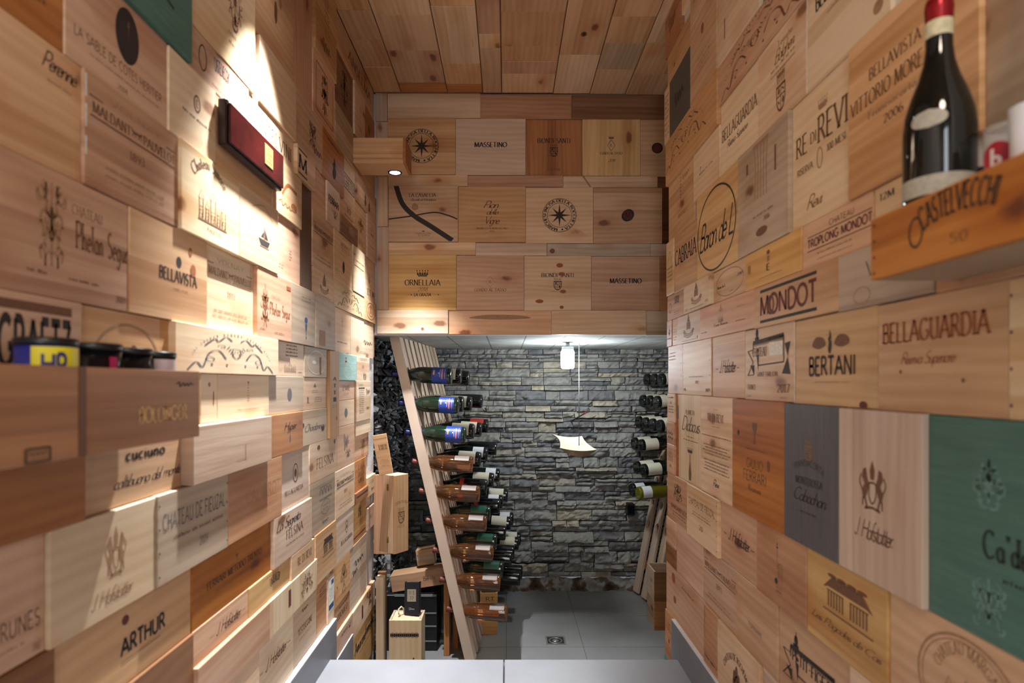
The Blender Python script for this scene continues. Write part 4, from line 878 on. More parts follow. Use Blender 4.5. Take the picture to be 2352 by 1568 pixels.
    (774, 817, .178, .018, 'P:teal', 'pale flourishes on light teal', [('o', 0, -.16, .4, .5, .002, 'w'), ('e', 'filigree', -.1, .2, .3, .4, 'w')]),
    (817, 847, .178, .020, 'pale', 'faint crest beside the teal one', [('m', 0, .4, .7, .12, 2, 'b'), ('e', 'shield', .1, -.3, .24, .3, 'b')]),
    # lower middle
    (461, 499, .022, -.130, 'cream', 'a dark knot slit, beside the shelf end', [('d', .26, .0, .08, .3, 'o'), ('d', .0, .28, .14, .1, 'f')], .012),
    (499, 618, .030, -.134, 'cream', 'a line of letters running downwards', [('e', 'goblet', .05, .3, .05, .1, 'b'), ('m', .05, .05, .05, .36, 6, 'b'), ('m', .05, -.3, .4, .06, 1, 'g')], .012),
    (618, 698, .034, -.136, 'greywood', 'a solid grey oval under the dome print', [('d', .06, .0, .13, .34, 'e')]),
    (698, 753, .030, -.136, 'tan', 'tiny ship and two word blocks', [('e', 'ship', -.04, .26, .12, .14, 'e'), ('m', -.04, .06, .26, .12, 2, 'e'), ('t', 'IL', -.3, -.2, .1, .18, 'S', 'k'), ('m', .1, -.2, .3, .2, 3, 'k')]),
    (774, 814, .014, -.103, 'pink', 'a small two-line heading under the teal', [('t', 'ILE MARIE', .0, .12, .4, .24, 'N', 'b'), ('m', .0, -.2, .4, .16, 2, 'f')]),
    (774, 815, -.105, -.262, 'pale', 'a small grey oval, lower of two', [('d', .0, .0, .17, .36, 'e')]),
    (815, 848, .016, -.255, 'pale', 'a long column of list lines', [('t', 'LUIGI', -.2, .4, .3, .05, 'N', 'k'), ('r', -.15, .32, .4, .03, 'k'), ('m', -.15, -.02, .36, .6, 12, 'k'), ('e', 'squiggle', .3, .22, .3, .2, 'b'), ('e', 'squiggle', .3, -.2, .24, .1, 'b')]),
    (815, 849, -.257, -.352, 'cream', 'plain, under the long list column', []),
    (815, 849, -.354, -.52, 'pink', 'dark word by the plaster, right end', [('t', 'CRISTO', .2, .2, .5, .14, 'S', 'b'), ('m', .1, -.05, .5, .08, 1, 'f')]),
    (776, 816, -.264, -.520, 'pink', 'grey script climbing the board', [('e', 'squiggle', .0, .1, .3, .5, 'e'), ('e', 'filigree', .1, -.2, .3, .2, 'e')]),
    (420, 607, -.132, -.315, 'raw', 'blank pale face standing proud', [('r', .05, -.28, .14, .012, 'f'), ('r', .1, -.15, .01, .3, 'f')], .032),
    (607, 691, -.136, -.318, 'orange', 'strong orange grain with a black mark', [('t', 'Hyper', .1, .18, .34, .2, 'C', 'k'), ('e', 'flame', .1, -.12, .06, .22, 'u')]),
    (691, 753, -.138, -.311, 'greywood', 'a grey smeared script', [('t', 'Chardonnay', .0, .0, .76, .2, 'C', 'e'), ('d', .3, -.12, .12, .16, 'r'), ('d', -.42, .1, .08, .12, 'r')]),
    (711, 776, -.312, -.518, 'pale', 'wide capitals with dark knots above', [('t', 'FELSINA', .04, -.06, .62, .26, 'Sl', 'b'), ('d', -.2, .36, .1, .12, 'b'), ('d', .4, .38, .06, .14, 'b')]),
    (642, 711, -.318, -.575, 'raw', 'a small double oval stamp, upper', [('o', .02, .08, .17, .34, .003, 'k'), ('d', .02, .08, .08, .14, 'b'), ('t', 'BELLAGUARDIA', -.02, -.22, .6, .08, 'S', 'b')]),
    (187, 422, -.1, -.318, 'tan', 'dark script under the shelf crates', [('t', 'cuciuno', .1, .1, .4, .16, 'Sb', 'k'), ('t', 'coltibuono del monte', .14, -.22, .72, .14, 'C', 'k')]),
    (-120, 187, -.16, -.324, 'orange', 'glowing orange under the shelf crates', []),
    (-120, 108, -.327, -.580, 'pink', 'faded capitals low at the left edge', [('t', 'PERUNES', .14, -.18, .6, .14, 'N', 'b'), ('m', 0, -.34, .5, .06, 1, 'f'), ('t', '2007', .4, -.42, .1, .06, 'S', 'f')]),
    (108, 353, -.324, -.582, 'cream', 'faded brown crest above a signature', [('e', 'supporters', .06, .1, .2, .5, 'f'), ('t', 'J. Hofstatter', .02, -.3, .4, .14, 'C', 'f')], .016),
    (353, 517, -.322, -.579, 'greywood', 'grey capitals over a year, nails at both edges', [('t', 'CHATEAU DE FIEUZAL', 0, .18, .88, .18, 'N', 'e'), ('m', .04, -.04, .7, .1, 1, 'b'), ('t', '2009', .1, -.22, .12, .1, 'N', 'e'), ('nails', (-.48, .48))]),
    (517, 642, -.318, -.577, 'redbrown', 'faint widely spaced capitals and ring grain', [('t', 'CAL AROT', .12, .04, .66, .2, 'Nl', 'f')]),
    (712, 770, -.522, -.788, 'greywood', 'grey arched drawing over old lines', [('e', 'arches', .1, .22, .5, .3, 'e'), ('o', .1, -.08, .36, .3, .002, 'e'), ('m', .1, -.08, .2, .12, 2, 'e'), ('e', 'squiggle', .1, -.36, .3, .08, 'e')]),
    (770, 814, -.518, -.798, 'pale', 'hound words, smallest and farthest', maldant('k')),
    (814, 842, -.522, -.726, 'orange', 'three stacked brown words', [('t', 'CASA', .1, .24, .5, .14, 'S', 'b'), ('t', 'DELLA', .1, .02, .5, .14, 'S', 'b'), ('t', 'VITE', .1, -.2, .5, .14, 'S', 'b')]),
    (814, 842, -.73, -.80, 'orange', 'a dark lidded slit, narrow', [('r', 0, .1, .9, .12, 'k')]),
    (813, 843, -.805, -1.0, 'honey', 'a red-brown crest, near the plaster', [('e', 'filigree', .0, .1, .3, .4, 'r'), ('m', .1, -.24, .3, .16, 2, 'r')]),
    (813, 843, -1.002, -1.08, 'orange', 'a dark lower slit, narrow', [('r', 0, .1, .9, .12, 'k')]),
    (843, 861, -.68, -.82, 'cream', 'a few lines on a small card-like board', [('m', 0, .2, .6, .24, 3, 'b'), ('e', 'squiggle', .1, -.2, .4, .2, 'e')]),
    (843, 861, -.9, -1.06, 'raw', 'a single pen stroke, small', [('p', [(-.1, -.1), (.1, .05), (.2, .2)], .002, 'e')]),
    # bottom
    (-120, 124, -.583, -.84, 'brown', 'dark wood in the lower left corner', []),
    (124, 444, -.585, -.795, 'tan', 'black block letters and a dark fleck', [('t', 'ARTHUR', .08, -.02, .34, .2, 'BB', 'k'), ('d', -.06, .3, .05, .12, 'r'), ('r', .06, -.2, .3, .02, 'f')]),
    (444, 624, -.59, -.792, 'orange', 'dark capitals on bright orange wood', [('t', 'FERRARI METODO TRENTO', .0, .02, .7, .11, 'S', 'k'), ('e', 'goblet', .0, .2, .05, .1, 'b'), ('m', 0, -.14, .5, .05, 1, 'b')]),
    (624, 713, -.577, -.797, 'raw', 'handwritten black words over capitals', [('t', 'La Segreta', -.16, .3, .6, .2, 'C', 'k'), ('t', 'FELSINA', .0, .02, .44, .18, 'S', 'b'), ('m', .02, -.2, .5, .07, 1, 'k')]),
    (713, 770, -.792, -1.055, 'tan', 'a small black house and shutters', [('e', 'house', .08, .12, .54, .36, 'k'), ('m', .1, -.16, .56, .05, 1, 'b')]),
    (770, 812, -.80, -1.056, 'raw', 'a small double oval stamp, lower', [('o', .1, .14, .14, .28, .003, 'k'), ('d', .1, .14, .06, .1, 'b'), ('t', 'BELLAGUARDIA', .1, -.14, .6, .09, 'S', 'b')]),
    (444, 571, -.795, -.905, 'pink', 'dark red signature between dashes', sig(.1, .0, .46, .34, 'r')),
    (571, 664, -.80, -.912, 'honey', 'black arched word with two lines above', [('a', 'CASTELVECCHI', .1, -1.4, 1.4, 108, 72, .3, 'Sb', 'k'), ('m', 0, .36, .4, .08, 1, 'b')]),
    (664, 722, -.812, -.908, 'pale', 'brown word, thin board over striped grain', [('t', 'RE DI REVI', .05, .05, .6, .32, 'S', 'b'), ('m', .05, -.3, .3, .1, 1, 'f')]),
    (128, 444, -.80, -1.06, 'brown', 'wide brown board at the bottom edge', []),
    (444, 612, -.915, -1.07, 'pink', 'long plain face with a bright top edge', [('d', -.42, -.1, .03, .1, 'r'), ('d', -.38, -.26, .04, .12, 'r')], .022),
    (612, 727, -.915, -1.066, 'V:cream', 'a dark red block and sketchy script', [('r', -.14, .08, .05, .5, 'r'), ('e', 'filigree', .24, .06, .3, .6, 'f')], .022),
    (590, 676, -1.075, -1.37, 'cream', 'thin brown signature above the skirting', sig(.0, .1, .56, .16, 'b')),
    (676, 730, -1.07, -1.37, 'pale', 'faint capitals under a small brown sprig', [('e', 'squiggle', .0, .3, .3, .08, 'b'), ('t', 'TESTUGGINE', .0, .0, .6, .1, 'S', 'b'), ('m', .0, -.14, .5, .06, 1, 'f')]),
    (440, 590, -1.075, -1.37, 'pale', 'a short faded code low down', [('m', .2, .1, .2, .08, 1, 'e')]),
    (730, 753, -1.06, -1.39, 'redbrown', 'reddish lines left of the barcode', [('m', .1, .25, .7, .2, 4, 'r')]),
    (753, 767, -1.10, -1.40, 'pale', 'a blue and white printed sticker', [('r', 0, .1, .9, .7, 'w'), ('r', .2, .36, .4, .1, 'u'), ('m', 0, .12, .7, .3, 7, 'u'), ('r', 0, -.16, .8, .12, 'u')]),
    (767, 804, -1.058, -1.32, 'tan', 'faded vine drawing on tan wood', [('e', 'filigree', .1, .05, .4, .7, 'f'), ('d', -.3, -.06, .05, .05, 'b')]),
    (804, 843, -1.085, -1.478, 'raw', 'loose black handwriting, at the far end', [('e', 'squiggle', .05, .18, .6, .12, 'k'), ('e', 'squiggle', -.2, .06, .3, .12, 'k')]),
    (767, 806, -1.325, -1.472, 'redbrown', 'reddish board, small bold word', [('m', .1, .3, .5, .16, 1, 'k'), ('t', 'LODOVICO', .0, .0, .7, .24, 'S', 'k')]),
    (767, 806, -1.475, -1.68, 'pink', 'white top edge, faint word by the steps', [('t', 'BORDACCIO', .1, .2, .6, .14, 'S', 'b'), ('d', .3, .06, .08, .12, 'r')], .02),
    (806, 858, -1.482, -1.66, 'pale', 'a red seal block, low by the steps', [('r', -.1, .0, .06, .5, 'r'), ('e', 'filigree', .24, .1, .3, .5, 'b')]),
    (806, 858, -1.664, -2.06, 'honey', 'tall black two-word script by the step edge', [('t', 'Amarone', -.16, .22, .44, .22, 'Sb', 'k'), ('t', 'famiglia', .26, .26, .4, .2, 'Sb', 'k'), ('m', .1, .02, .6, .06, 1, 'b')], .016),
]

# header boards: (x0, x1, y0, y1, wood, description, print)
def _comp():
    return [('o', 0, 0, .505, .61, .0022, 'k'), ('o', 0, 0, .365, .445, .002, 'k'), ('e', 'star8', 0, 0, .345, .42, 'k'),
            ('a', 'MARCHESI INCISA DELLA ROCCHETTA *', 0, 0, .24, 262, -82, .05, 'Sb', 'k')]


def _seal():
    return [('d', 0, 0, .165, .205, 'k'), ('d', .015, .02, .155, .19, 'k'), ('d', -.015, -.015, .155, .19, 'k'), ('d', 0, 0, .125, .155, 'r'), ('t', 'M', 0, 0, .06, .1, 'S', 'k')]


HEAD = [
    (862, 889, 212, 278, 'V:raw', 'narrow corner strip, topmost of four', []), (863, 889, 279, 406, 'V:raw', 'narrow corner strip behind the lamp box', []),
    (867, 892, 407, 520, 'V:pale', 'narrow corner strip under the lamp box', []), (865, 892, 521, 711, 'V:raw', 'narrow pale corner strip, lowest', []),
    (890, 1103, 212, 268, 'pale', 'wide plain top board with one knot, at left', []), (1104, 1313, 216, 272, 'redbrown', 'wide plain top board in the middle', []), (1314, 1560, 218, 275, 'brown', 'wide dark top board at right', []),
    (890, 1046, 269, 398, 'tan', 'black star in a lettered ring, behind the lamp box', _comp()),
    (1047, 1207, 271, 400, 'pale', 'one black serif word, upper row', [('t', 'MASSETINO', 0, .04, .46, .085, 'Sb', 'k')]),
    (1208, 1337, 273, 403, 'V:orange', 'crowned shield on striped orange lamellae', [('t', 'BIONDI-SANTI', .0, .13, .58, .08, 'S', 'k'), ('e', 'shield', .0, -.04, .15, .22, 'k'), ('m', 0, -.14, .22, .02, 1, 'k'), ('t', 'RISERVA', .0, -.38, .22, .04, 'S', 'b')]),
    (1338, 1470, 275, 405, 'V:honey', 'crown and diamond with a handwritten year', [('e', 'crown', 0, .18, .1, .05, 'k'), ('e', 'diamond', 0, .04, .13, .2, 'k'), ('e', 'monogram', 0, .04, .06, .06, 'k'), ('t', 'GUADO AL TASSO', .0, -.1, .38, .045, 'S', 'k'), ('t', '2011', 0, -.23, .12, .05, 'C', 'k')]),
    (1471, 1560, 278, 408, 'tan', 'dark wax seal, half behind the right wall', [('d', -.06, .0, .29, .19, 'k'), ('d', -.06, 0, .2, .14, 'r')]),
    (890, 1074, 400, 424, 'pale', 'thin batten left of three, under the star', []), (1075, 1293, 401, 428, 'redbrown', 'thin batten, middle of the upper three', []), (1294, 1510, 405, 432, 'pale', 'thin batten right of three with a diagonal streak', [('p', [(-.3, .6), (-.25, 0), (-.2, -.6)], .008, 'f')]), (1511, 1560, 407, 432, 'brown', 'short dark batten by the right wall', []),
    (893, 1052, 425, 553, 'tan', 'two black curves crossing', [('p', [(-.39, .5), (-.3, .18), (-.13, -.04), (.1, -.22), (.42, -.48)], .024, 'k'), ('p', [(-.5, -.1), (-.2, -.05), (.15, .02), (.35, -.03), (.49, -.1)], .0065, 'k'), ('t', 'LA CASACCIA', -.01, .33, .38, .06, 'S', 'k'), ('t', 'Brunello di Montalcino', 0, .25, .36, .04, 'C', 'k'), ('t', 'CANALICCHIO', 0, -.35, .24, .03, 'N', 'k'), ('t', 'DI SOPRA', .01, -.39, .17, .028, 'N', 'k'), ('e', 'crown', 0, -.31, .04, .03, 'k'), ('e', 'leaf', -.12, .12, .1, .12, 'f')]),
    (1053, 1207, 428, 556, 'tan', 'three lines of flowing script', [('t', 'Pian', -.02, .18, .22, .12, 'C', 'b'), ('t', 'delle', .0, .05, .17, .1, 'C', 'b'), ('t', 'Vigne', -.01, -.1, .22, .13, 'C', 'b'), ('t', 'BRUNELLO DI MONTALCINO', 0, -.25, .46, .03, 'S', 'b'), ('t', '2012', 0, -.3, .08, .025, 'S', 'b')]),
    (1208, 1362, 431, 558, 'pale', 'black star in a lettered ring, fully in view', _comp()),
    (1363, 1520, 433, 560, 'tan', 'dark red wax seal in full view', _seal()), (1521, 1560, 434, 560, 'dark', 'dark recessed strip by the right wall', []),
    (894, 1092, 555, 583, 'pale', 'thin batten under the crossing curves', []), (1093, 1256, 557, 586, 'raw', 'thin batten under the script', []), (1257, 1494, 560, 588, 'greywood', 'thin batten with a corner knot', [('d', -.45, -.1, .05, .4, 'b')]), (1495, 1560, 561, 588, 'raw', 'short pale batten by the right wall', []),
    (893, 1048, 584, 710, 'honey', 'crown over a name and a year', [('e', 'crown', 0, .17, .18, .12, 'k'), ('t', 'ORNELLAIA', 0, .0, .52, .1, 'S', 'k'), ('t', '2018', 0, -.12, .14, .07, 'I', 'k'), ('t', 'LA GRAZIA', 0, -.22, .25, .05, 'Sb', 'k'), ('e', 'arrows', -.2, -.22, .1, .03, 'k'), ('e', 'arrows', .2, -.22, .1, .03, 'k')]),
    (1049, 1203, 587, 712, 'pink', 'pale diamond over a name, low row', [('e', 'diamond', 0, .02, .13, .2, 'f'), ('e', 'monogram', 0, .02, .06, .06, 'k'), ('t', 'GUADO AL TASSO', 0, -.13, .47, .055, 'S', 'b')]),
    (1204, 1358, 589, 713, 'pale', 'crowned shield among brown knots, low row', [('t', 'BIONDI-SANTI', .0, .15, .48, .07, 'S', 'k'), ('e', 'shield', .0, -.01, .13, .22, 'k'), ('m', 0, -.15, .2, .02, 1, 'k'), ('d', .03, .33, .1, .08, 'o'), ('d', .06, .17, .1, .07, 'o'), ('d', .08, -.15, .09, .07, 'o'), ('d', -.27, -.33, .12, .07, 'o'), ('d', .06, -.44, .06, .06, 'o')]),
    (1359, 1516, 589, 713, 'pink', 'one black serif word, low row', [('t', 'MASSETINO', 0, .05, .46, .085, 'Sb', 'k')]), (1517, 1560, 589, 713, 'orange', 'narrow orange strip by the right wall', []),
    (866, 1029, 712, 766, 'pale', 'bottom board with a knot, at left', [('d', .14, -.3, .04, .14, 'o')]), (1030, 1266, 714, 767, 'pink', 'bottom board with a tapering brown streak', [('e', 'leaf', .0, .22, .6, .2, 'f')]), (1267, 1483, 714, 768, 'pale', 'bottom board over the cellar lamp', []), (1484, 1560, 714, 769, 'greywood', 'short bottom board by the right wall', []),
]
# ceiling boards: column limits k = (x-vx)/(vy-y), then the rows in pixels
CEIL = [
    (-.4545, -.362, [-70, 24, 92, 154, 211], ['tan', 'tan', 'tan', 'tan']),
    (-.36, -.203, [-60, 34, 116, 191, 211], ['pale', 'tan', 'tan', 'orange']),
    (-.201, -.082, [-60, 15, 146, 193, 212], ['tan', 'pale', 'tan', 'orange']),
    (-.08, -.017, [-60, 77, 111, 213], ['redbrown', 'pale', 'tan']),
    (-.015, .160, [-60, 27, 107, 141, 169, 213], ['tan', 'V:tan', 'tan', 'redbrown', 'pale']),
    (.162, .287, [-60, 126, 215], ['V:tan', 'pale']),
    (.289, .410, [-60, 38, 99, 160, 216], ['tan', 'tan', 'greywood', 'tan']),
    (.412, .56, [-60, 98, 170, 217], ['pale', 'tan', 'tan']),
]

# ------------------------------------------------------------------ room shell
def slab(name, lo, hi, mat, kind='structure'):
    m = MB(); m.box(lo, hi, 0); return m.build(name, mat, kind=kind)


def plaster():
    t = NT('white_plaster'); tc = t.node('TexCoord'); nz = t.node('TexNoise'); nz.inputs['Scale'].default_value = 160; nz.inputs['Detail'].default_value = 4
    t.link(tc.outputs['Object'], nz.inputs['Vector'])
    t.p.inputs['Base Color'].default_value = S(214, 208, 204); t.p.inputs['Roughness'].default_value = 0.9
    b = t.node('Bump'); b.inputs['Strength'].default_value = 0.5; b.inputs['Distance'].default_value = 0.004; t.link(nz.outputs[0], b.inputs['Height']); t.link(b.outputs[0], t.p.inputs['Normal'])
    return t.mat


def tile(name, c, mark=0.12, scale=5.0):
    t = NT(name); tc = t.node('TexCoord'); n1 = t.node('TexNoise'); n1.inputs['Scale'].default_value = scale; n1.inputs['Detail'].default_value = 8; n1.inputs['Roughness'].default_value = .6
    t.link(tc.outputs['Object'], n1.inputs['Vector'])
    n2 = t.node('TexNoise'); n2.inputs['Scale'].default_value = 300; t.link(tc.outputs['Object'], n2.inputs['Vector'])
    f = t.math('ADD', t.math('MULTIPLY', n1.outputs[0], .8), t.math('MULTIPLY', n2.outputs[0], .2))
    t.link(t.ramp(f, [(.3, tuple(x * (1 - mark) for x in c[:3]) + (1,)), (.7, tuple(x * (1 + mark) for x in c[:3]) + (1,))]), t.p.inputs['Base Color'])
    t.p.inputs['Roughness'].default_value = .45
    return t.mat


PL = plaster()
XRI = XR + .012; XLI = XL + .012
ZC = CZ + HC                      # corridor ceiling
ZB = CZ + HB                      # cellar ceiling
M_STEP = tile('step_tile', S(138, 138, 142), .10, 4)
M_CELL = tile('cellar_tile', S(132, 132, 130), .12, 6)
slab('wall_left', (-XLI - .15, -1.35, ZF), (-XLI, DH + .01, ZC + .1), PL)
slab('wall_right', (XRI, -1.35, ZF), (XRI + .13, D1 + .002, ZC + .1), PL)
slab('wall_rear', (-XLI - .15, -1.45, ZF), (XRI + .15, -1.35, ZC + .1), PL)
slab('wall_header', (-XLI - .15, DH + .013, ZB), (1.35, DH + .09, ZC + .1), PL)
slab('ceiling', (-XLI - .15, -1.45, ZC + .011), (1.35, DH + .09, ZC + .12), wood('brown'))
slab('wall_alcove', (1.26, D1 - .3, ZF), (1.35, DB + .1, ZC + .1), plain('dark_cellar_plaster', S(62, 62, 64), .95, noise_amt=.25, nscale=25))
slab('wall_return', (XRI + .13, D1 - .1, ZF), (1.26, D1, ZC + .1), plain('dark_cellar_plaster', S(62, 62, 64), .95))
m = MB()
m.box((-XLI, -1.35, -.02), (XRI, 1.42, 0), 0); m.box((-XLI, 1.424, -.02), (-.01, D0, 0), 0, bev=.002); m.box((-.006, 1.424, -.02), (XRI, D0, 0), 0, bev=.002)
m.box((-XLI, -1.35, ZF), (XRI, D0 - .004, -.021), 0)
m.build('floor', M_STEP, kind='structure')
m = MB()
m.box((-XLI, D0 - .002, ZF), (XRI, 2.40, -.15), 0, bev=.002); m.box((-XLI, 2.402, ZF), (XRI, 2.58, -.30), 0, bev=.002)
m.build('floor_steps', M_STEP, kind='structure')
m = MB()
xs = [-.72, -.47, .0, .47, .66, 1.35]; xs = [-1.0, -.6, 0.0, .42, 1.35]
ys = [2.58, 3.05, 3.32, 3.76, 4.3]
for i in range(len(xs) - 1):
    for j in range(len(ys) - 1):
        m.box((xs[i] + .0015, ys[j] + .0015, ZF - .02), (xs[i + 1] - .0015, ys[j + 1] - .0015, ZF), 0)
m.box((-1.0, D1 - .3, ZF - .05), (1.35, 4.3, ZF - .003), 1)
m.build('floor_cellar', [M_CELL, plain('grout', S(96, 94, 90), .9)], kind='structure')
# skirting
M_SK = tile('skirting_tile', S(118, 118, 124), .12, 9)
M_SKT = plain('skirting_top_edge', S(212, 212, 212), .5)
for nm, xw, sg, yend in (('baseboard_left', -XL, 1, 2.257), ('baseboard_right', XR, -1, 2.25)):
    m = MB()
    for a, b in ((-1.3, .45), (.452, 1.3), (1.302, D0 - .03), (D0 - .028, yend)):
        x0, x1 = sorted((xw - sg * .011, xw + sg * .012))
        z0 = 0.0005 if b < D0 else -.149
        m.box((x0, a, z0), (x1, b, .113), 0); m.box((x0, a, .1132), (x1, b, .1165), 1)
    m.build(nm, [M_SK, M_SKT], kind='structure')
m = MB(); m.box((-XL - .011, 2.262, -.299), (-XL + .012, 2.50, -.045), 0); m.box((-XL - .011, 2.262, -.0448), (-XL + .012, 2.50, -.0415), 1)
m.build('trim_1', [M_SK, M_SKT], kind='structure')

# cellar ceiling: board-marked concrete
t = NT('board_marked_concrete'); tc = t.node('TexCoord')
mp = t.node('Mapping'); mp.inputs['Scale'].default_value = (3, 14, 3); t.link(tc.outputs['Object'], mp.inputs[0])
n1 = t.node('TexNoise'); n1.inputs['Scale'].default_value = 2.5; n1.inputs['Detail'].default_value = 8; t.link(mp.outputs[0], n1.inputs['Vector'])
sp = t.node('SeparateXYZ'); t.link(tc.outputs['Object'], sp.inputs[0])
seam = t.math('LESS_THAN', t.math('ABSOLUTE', t.math('SUBTRACT', t.math('FRACT', t.math('MULTIPLY', sp.outputs[0], 5.0)), .5)), .015)
c = t.ramp(n1.outputs[0], [(.3, S(128, 130, 126)), (.5, S(168, 170, 166)), (.75, S(196, 198, 194))])
t.link(t.mix(seam, c, S(90, 92, 90)), t.p.inputs['Base Color']); t.p.inputs['Roughness'].default_value = .9
b = t.node('Bump'); b.inputs['Strength'].default_value = .6; b.inputs['Distance'].default_value = .008; t.link(n1.outputs[0], b.inputs['Height']); t.link(b.outputs[0], t.p.inputs['Normal'])
slab('ceiling_cellar', (-XLI - .2, DH + .0901, ZB), (1.35, DB + .12, ZB + .12), t.mat)


# ------------------------------------------------------------------ stacked stone walls
def stone_mat(name, c0, c1, c2):
    t = NT(name); tc = t.node('TexCoord'); ge = t.node('NewGeometry')
    n1 = t.node('TexNoise'); n1.inputs['Scale'].default_value = 18; n1.inputs['Detail'].default_value = 9; n1.inputs['Roughness'].default_value = .65; t.link(tc.outputs['Object'], n1.inputs['Vector'])
    base = t.ramp(ge.outputs['Random Per Island'], [(0, c0), (.5, c1), (.85, c1), (1, c2)])
    t.link(t.mix(1.0, base, t.ramp(n1.outputs[0], [(.25, (.5, .5, .5, 1)), (.75, (1, 1, 1, 1))]), 'MULTIPLY'), t.p.inputs['Base Color'])
    t.p.inputs['Roughness'].default_value = .75
    n2 = t.node('TexNoise'); n2.inputs['Scale'].default_value = 45; n2.inputs['Detail'].default_value = 8; t.link(tc.outputs['Object'], n2.inputs['Vector'])
    b = t.node('Bump'); b.inputs['Strength'].default_value = .9; b.inputs['Distance'].default_value = .006; t.link(n2.outputs[0], b.inputs['Height']); t.link(b.outputs[0], t.p.inputs['Normal'])
    return t.mat


def stone_wall(name, M, w, z0, z1, seed, mats, rows=(.024, .078), lens=(.08, .30), depth=.046, rough=.020):
    R = random.Random(seed); m = MB()
    z = z0
    while z < z1 - .004:
        h = min(R.uniform(*rows), z1 - z)
        x = -R.uniform(0, .1)
        while x < w:
            L = R.uniform(*lens); x0, x1 = max(0, x), min(w, x + L); x += L
            if x1 - x0 < .01: continue
            sub = [(z, z + h)]
            if h > .042 and R.random() < .5: sub = [(z, z + h * .5), (z + h * .5, z + h)]
            for (a, bb) in sub:
                d = R.uniform(0, depth); tilt = R.uniform(-.02, .014); g = .0022
                nx = max(2, int((x1 - x0) / .018)); nz = max(2, int((bb - a) / .014))
                b = len(m.v)
                for j in range(nz + 1):
                    for i in range(nx + 1):
                        px = x0 + g + (x1 - x0 - 2 * g) * i / nx; pz = a + g + (bb - a - 2 * g) * j / nz
                        v = Vector((px, pz, seed))
                        dd = d + tilt * (j / nz - .5) * 2 + rough * noise.noise(v * 22) + rough * .7 * noise.noise(v * 60)
                        e = min(i, nx - i) == 0 or min(j, nz - j) == 0
                        if e: dd -= .012
                        pz += .004 * noise.noise(v * 9 + Vector((5, 0, 0))) * (0 if e and (pz > z1 - .02 or pz < z0 + .02) else 1)
                        m.v.append(tuple(M @ Vector((px, -max(.0, dd) - .004, pz))))
                for j in range(nz):
                    for i in range(nx):
                        q = b + j * (nx + 1) + i
                        m.f.append((q, q + 1, q + nx + 2, q + nx + 1)); m.m.append(0); m.sm.append(False)
        z += h
    b = len(m.v)
    m.box((0, -.002, z0), (w, .08, z1), 1, M=M)
    return m


M_STONE = stone_mat('stacked_grey_stone', S(126, 126, 130), S(166, 163, 156), S(198, 186, 162))
M_MORT = plain('dark_mortar', S(52, 50, 48), .95, noise_amt=.3, nscale=30)
MW = frame((-.72, DB + .03, 0), (1, 0, 0), (0, 0, 1))
m = stone_wall('wall_back', MW, 2.0, ZF + .085, ZB, 3, None)
# crumbling mortar footing
b = len(m.v); nx, nz = 130, 8
for j in range(nz + 1):
    for i in range(nx + 1):
        px = 2.0 * i / nx; pz = ZF + .09 * j / nz; v = Vector((px, pz, 7.7))
        m.v.append(tuple(MW @ Vector((px, -.03 - .02 * noise.noise(v * 14) - .02 * noise.noise(v * 45) - .018 * (1 - j / nz), pz + (0 if j in (0,) else .012 * noise.noise(v * 12))))))
for j in range(nz):
    for i in range(nx):
        q = b + j * (nx + 1) + i; m.f.append((q, q + 1, q + nx + 2, q + nx + 1)); m.m.append(2); m.sm.append(True)
t = NT('crumbling_mortar'); tc = t.node('TexCoord'); n1 = t.node('TexNoise'); n1.inputs['Scale'].default_value = 9; n1.inputs['Detail'].default_value = 8; t.link(tc.outputs['Object'], n1.inputs['Vector'])
t.link(t.ramp(n1.outputs[0], [(.35, S(48, 38, 30)), (.5, S(96, 78, 62)), (.56, S(150, 148, 146)), (.7, S(110, 104, 96))]), t.p.inputs['Base Color']); t.p.inputs['Roughness'].default_value = .95
m.build('wall_back', [M_STONE, M_MORT, t.mat], kind='structure')
M_DARK = stone_mat('dark_split_slate', S(92, 92, 96), S(140, 140, 142), S(206, 208, 206))
ML = frame((-.70, DH + .012, 0), (0, 1, 0), (0, 0, 1))
m = stone_wall('wall_cellar_left', ML, DB - DH + .02, ZF, ZB, 11, None, rows=(.02, .045), lens=(.03, .09), depth=.035, rough=.02)
m.build('wall_cellar_left', [M_DARK, plain('black_mortar', S(22, 22, 22), .95)], kind='structure')
m = MB()
for k in range(14):   # pale mortar smear running down the dark slate
    z = ZF + .1 + k * .05; v = Vector((k * .7, 2, 3)); w_ = .02 + .014 * noise.noise(v)
    yy = 3.42 + .03 * noise.noise(v * 2)
    pg = [(yy + w_ * (1 + .4 * noise.noise(v + Vector((i, 0, 0)))) * math.cos(i * .785), z + .034 * math.sin(i * .785)) for i in range(8)]
    top = [(-.648, a, c_) for a, c_ in pg]; bot = [(-.70, a, c_) for a, c_ in pg]
    m.face(top)
    for i in range(8): m.face([bot[i], bot[(i + 1) % 8], top[(i + 1) % 8], top[i]])
m.build('wall_cellar_mortar', plain('pale_mortar', S(150, 154, 150), .95, noise_amt=.25, nscale=40), kind='structure')


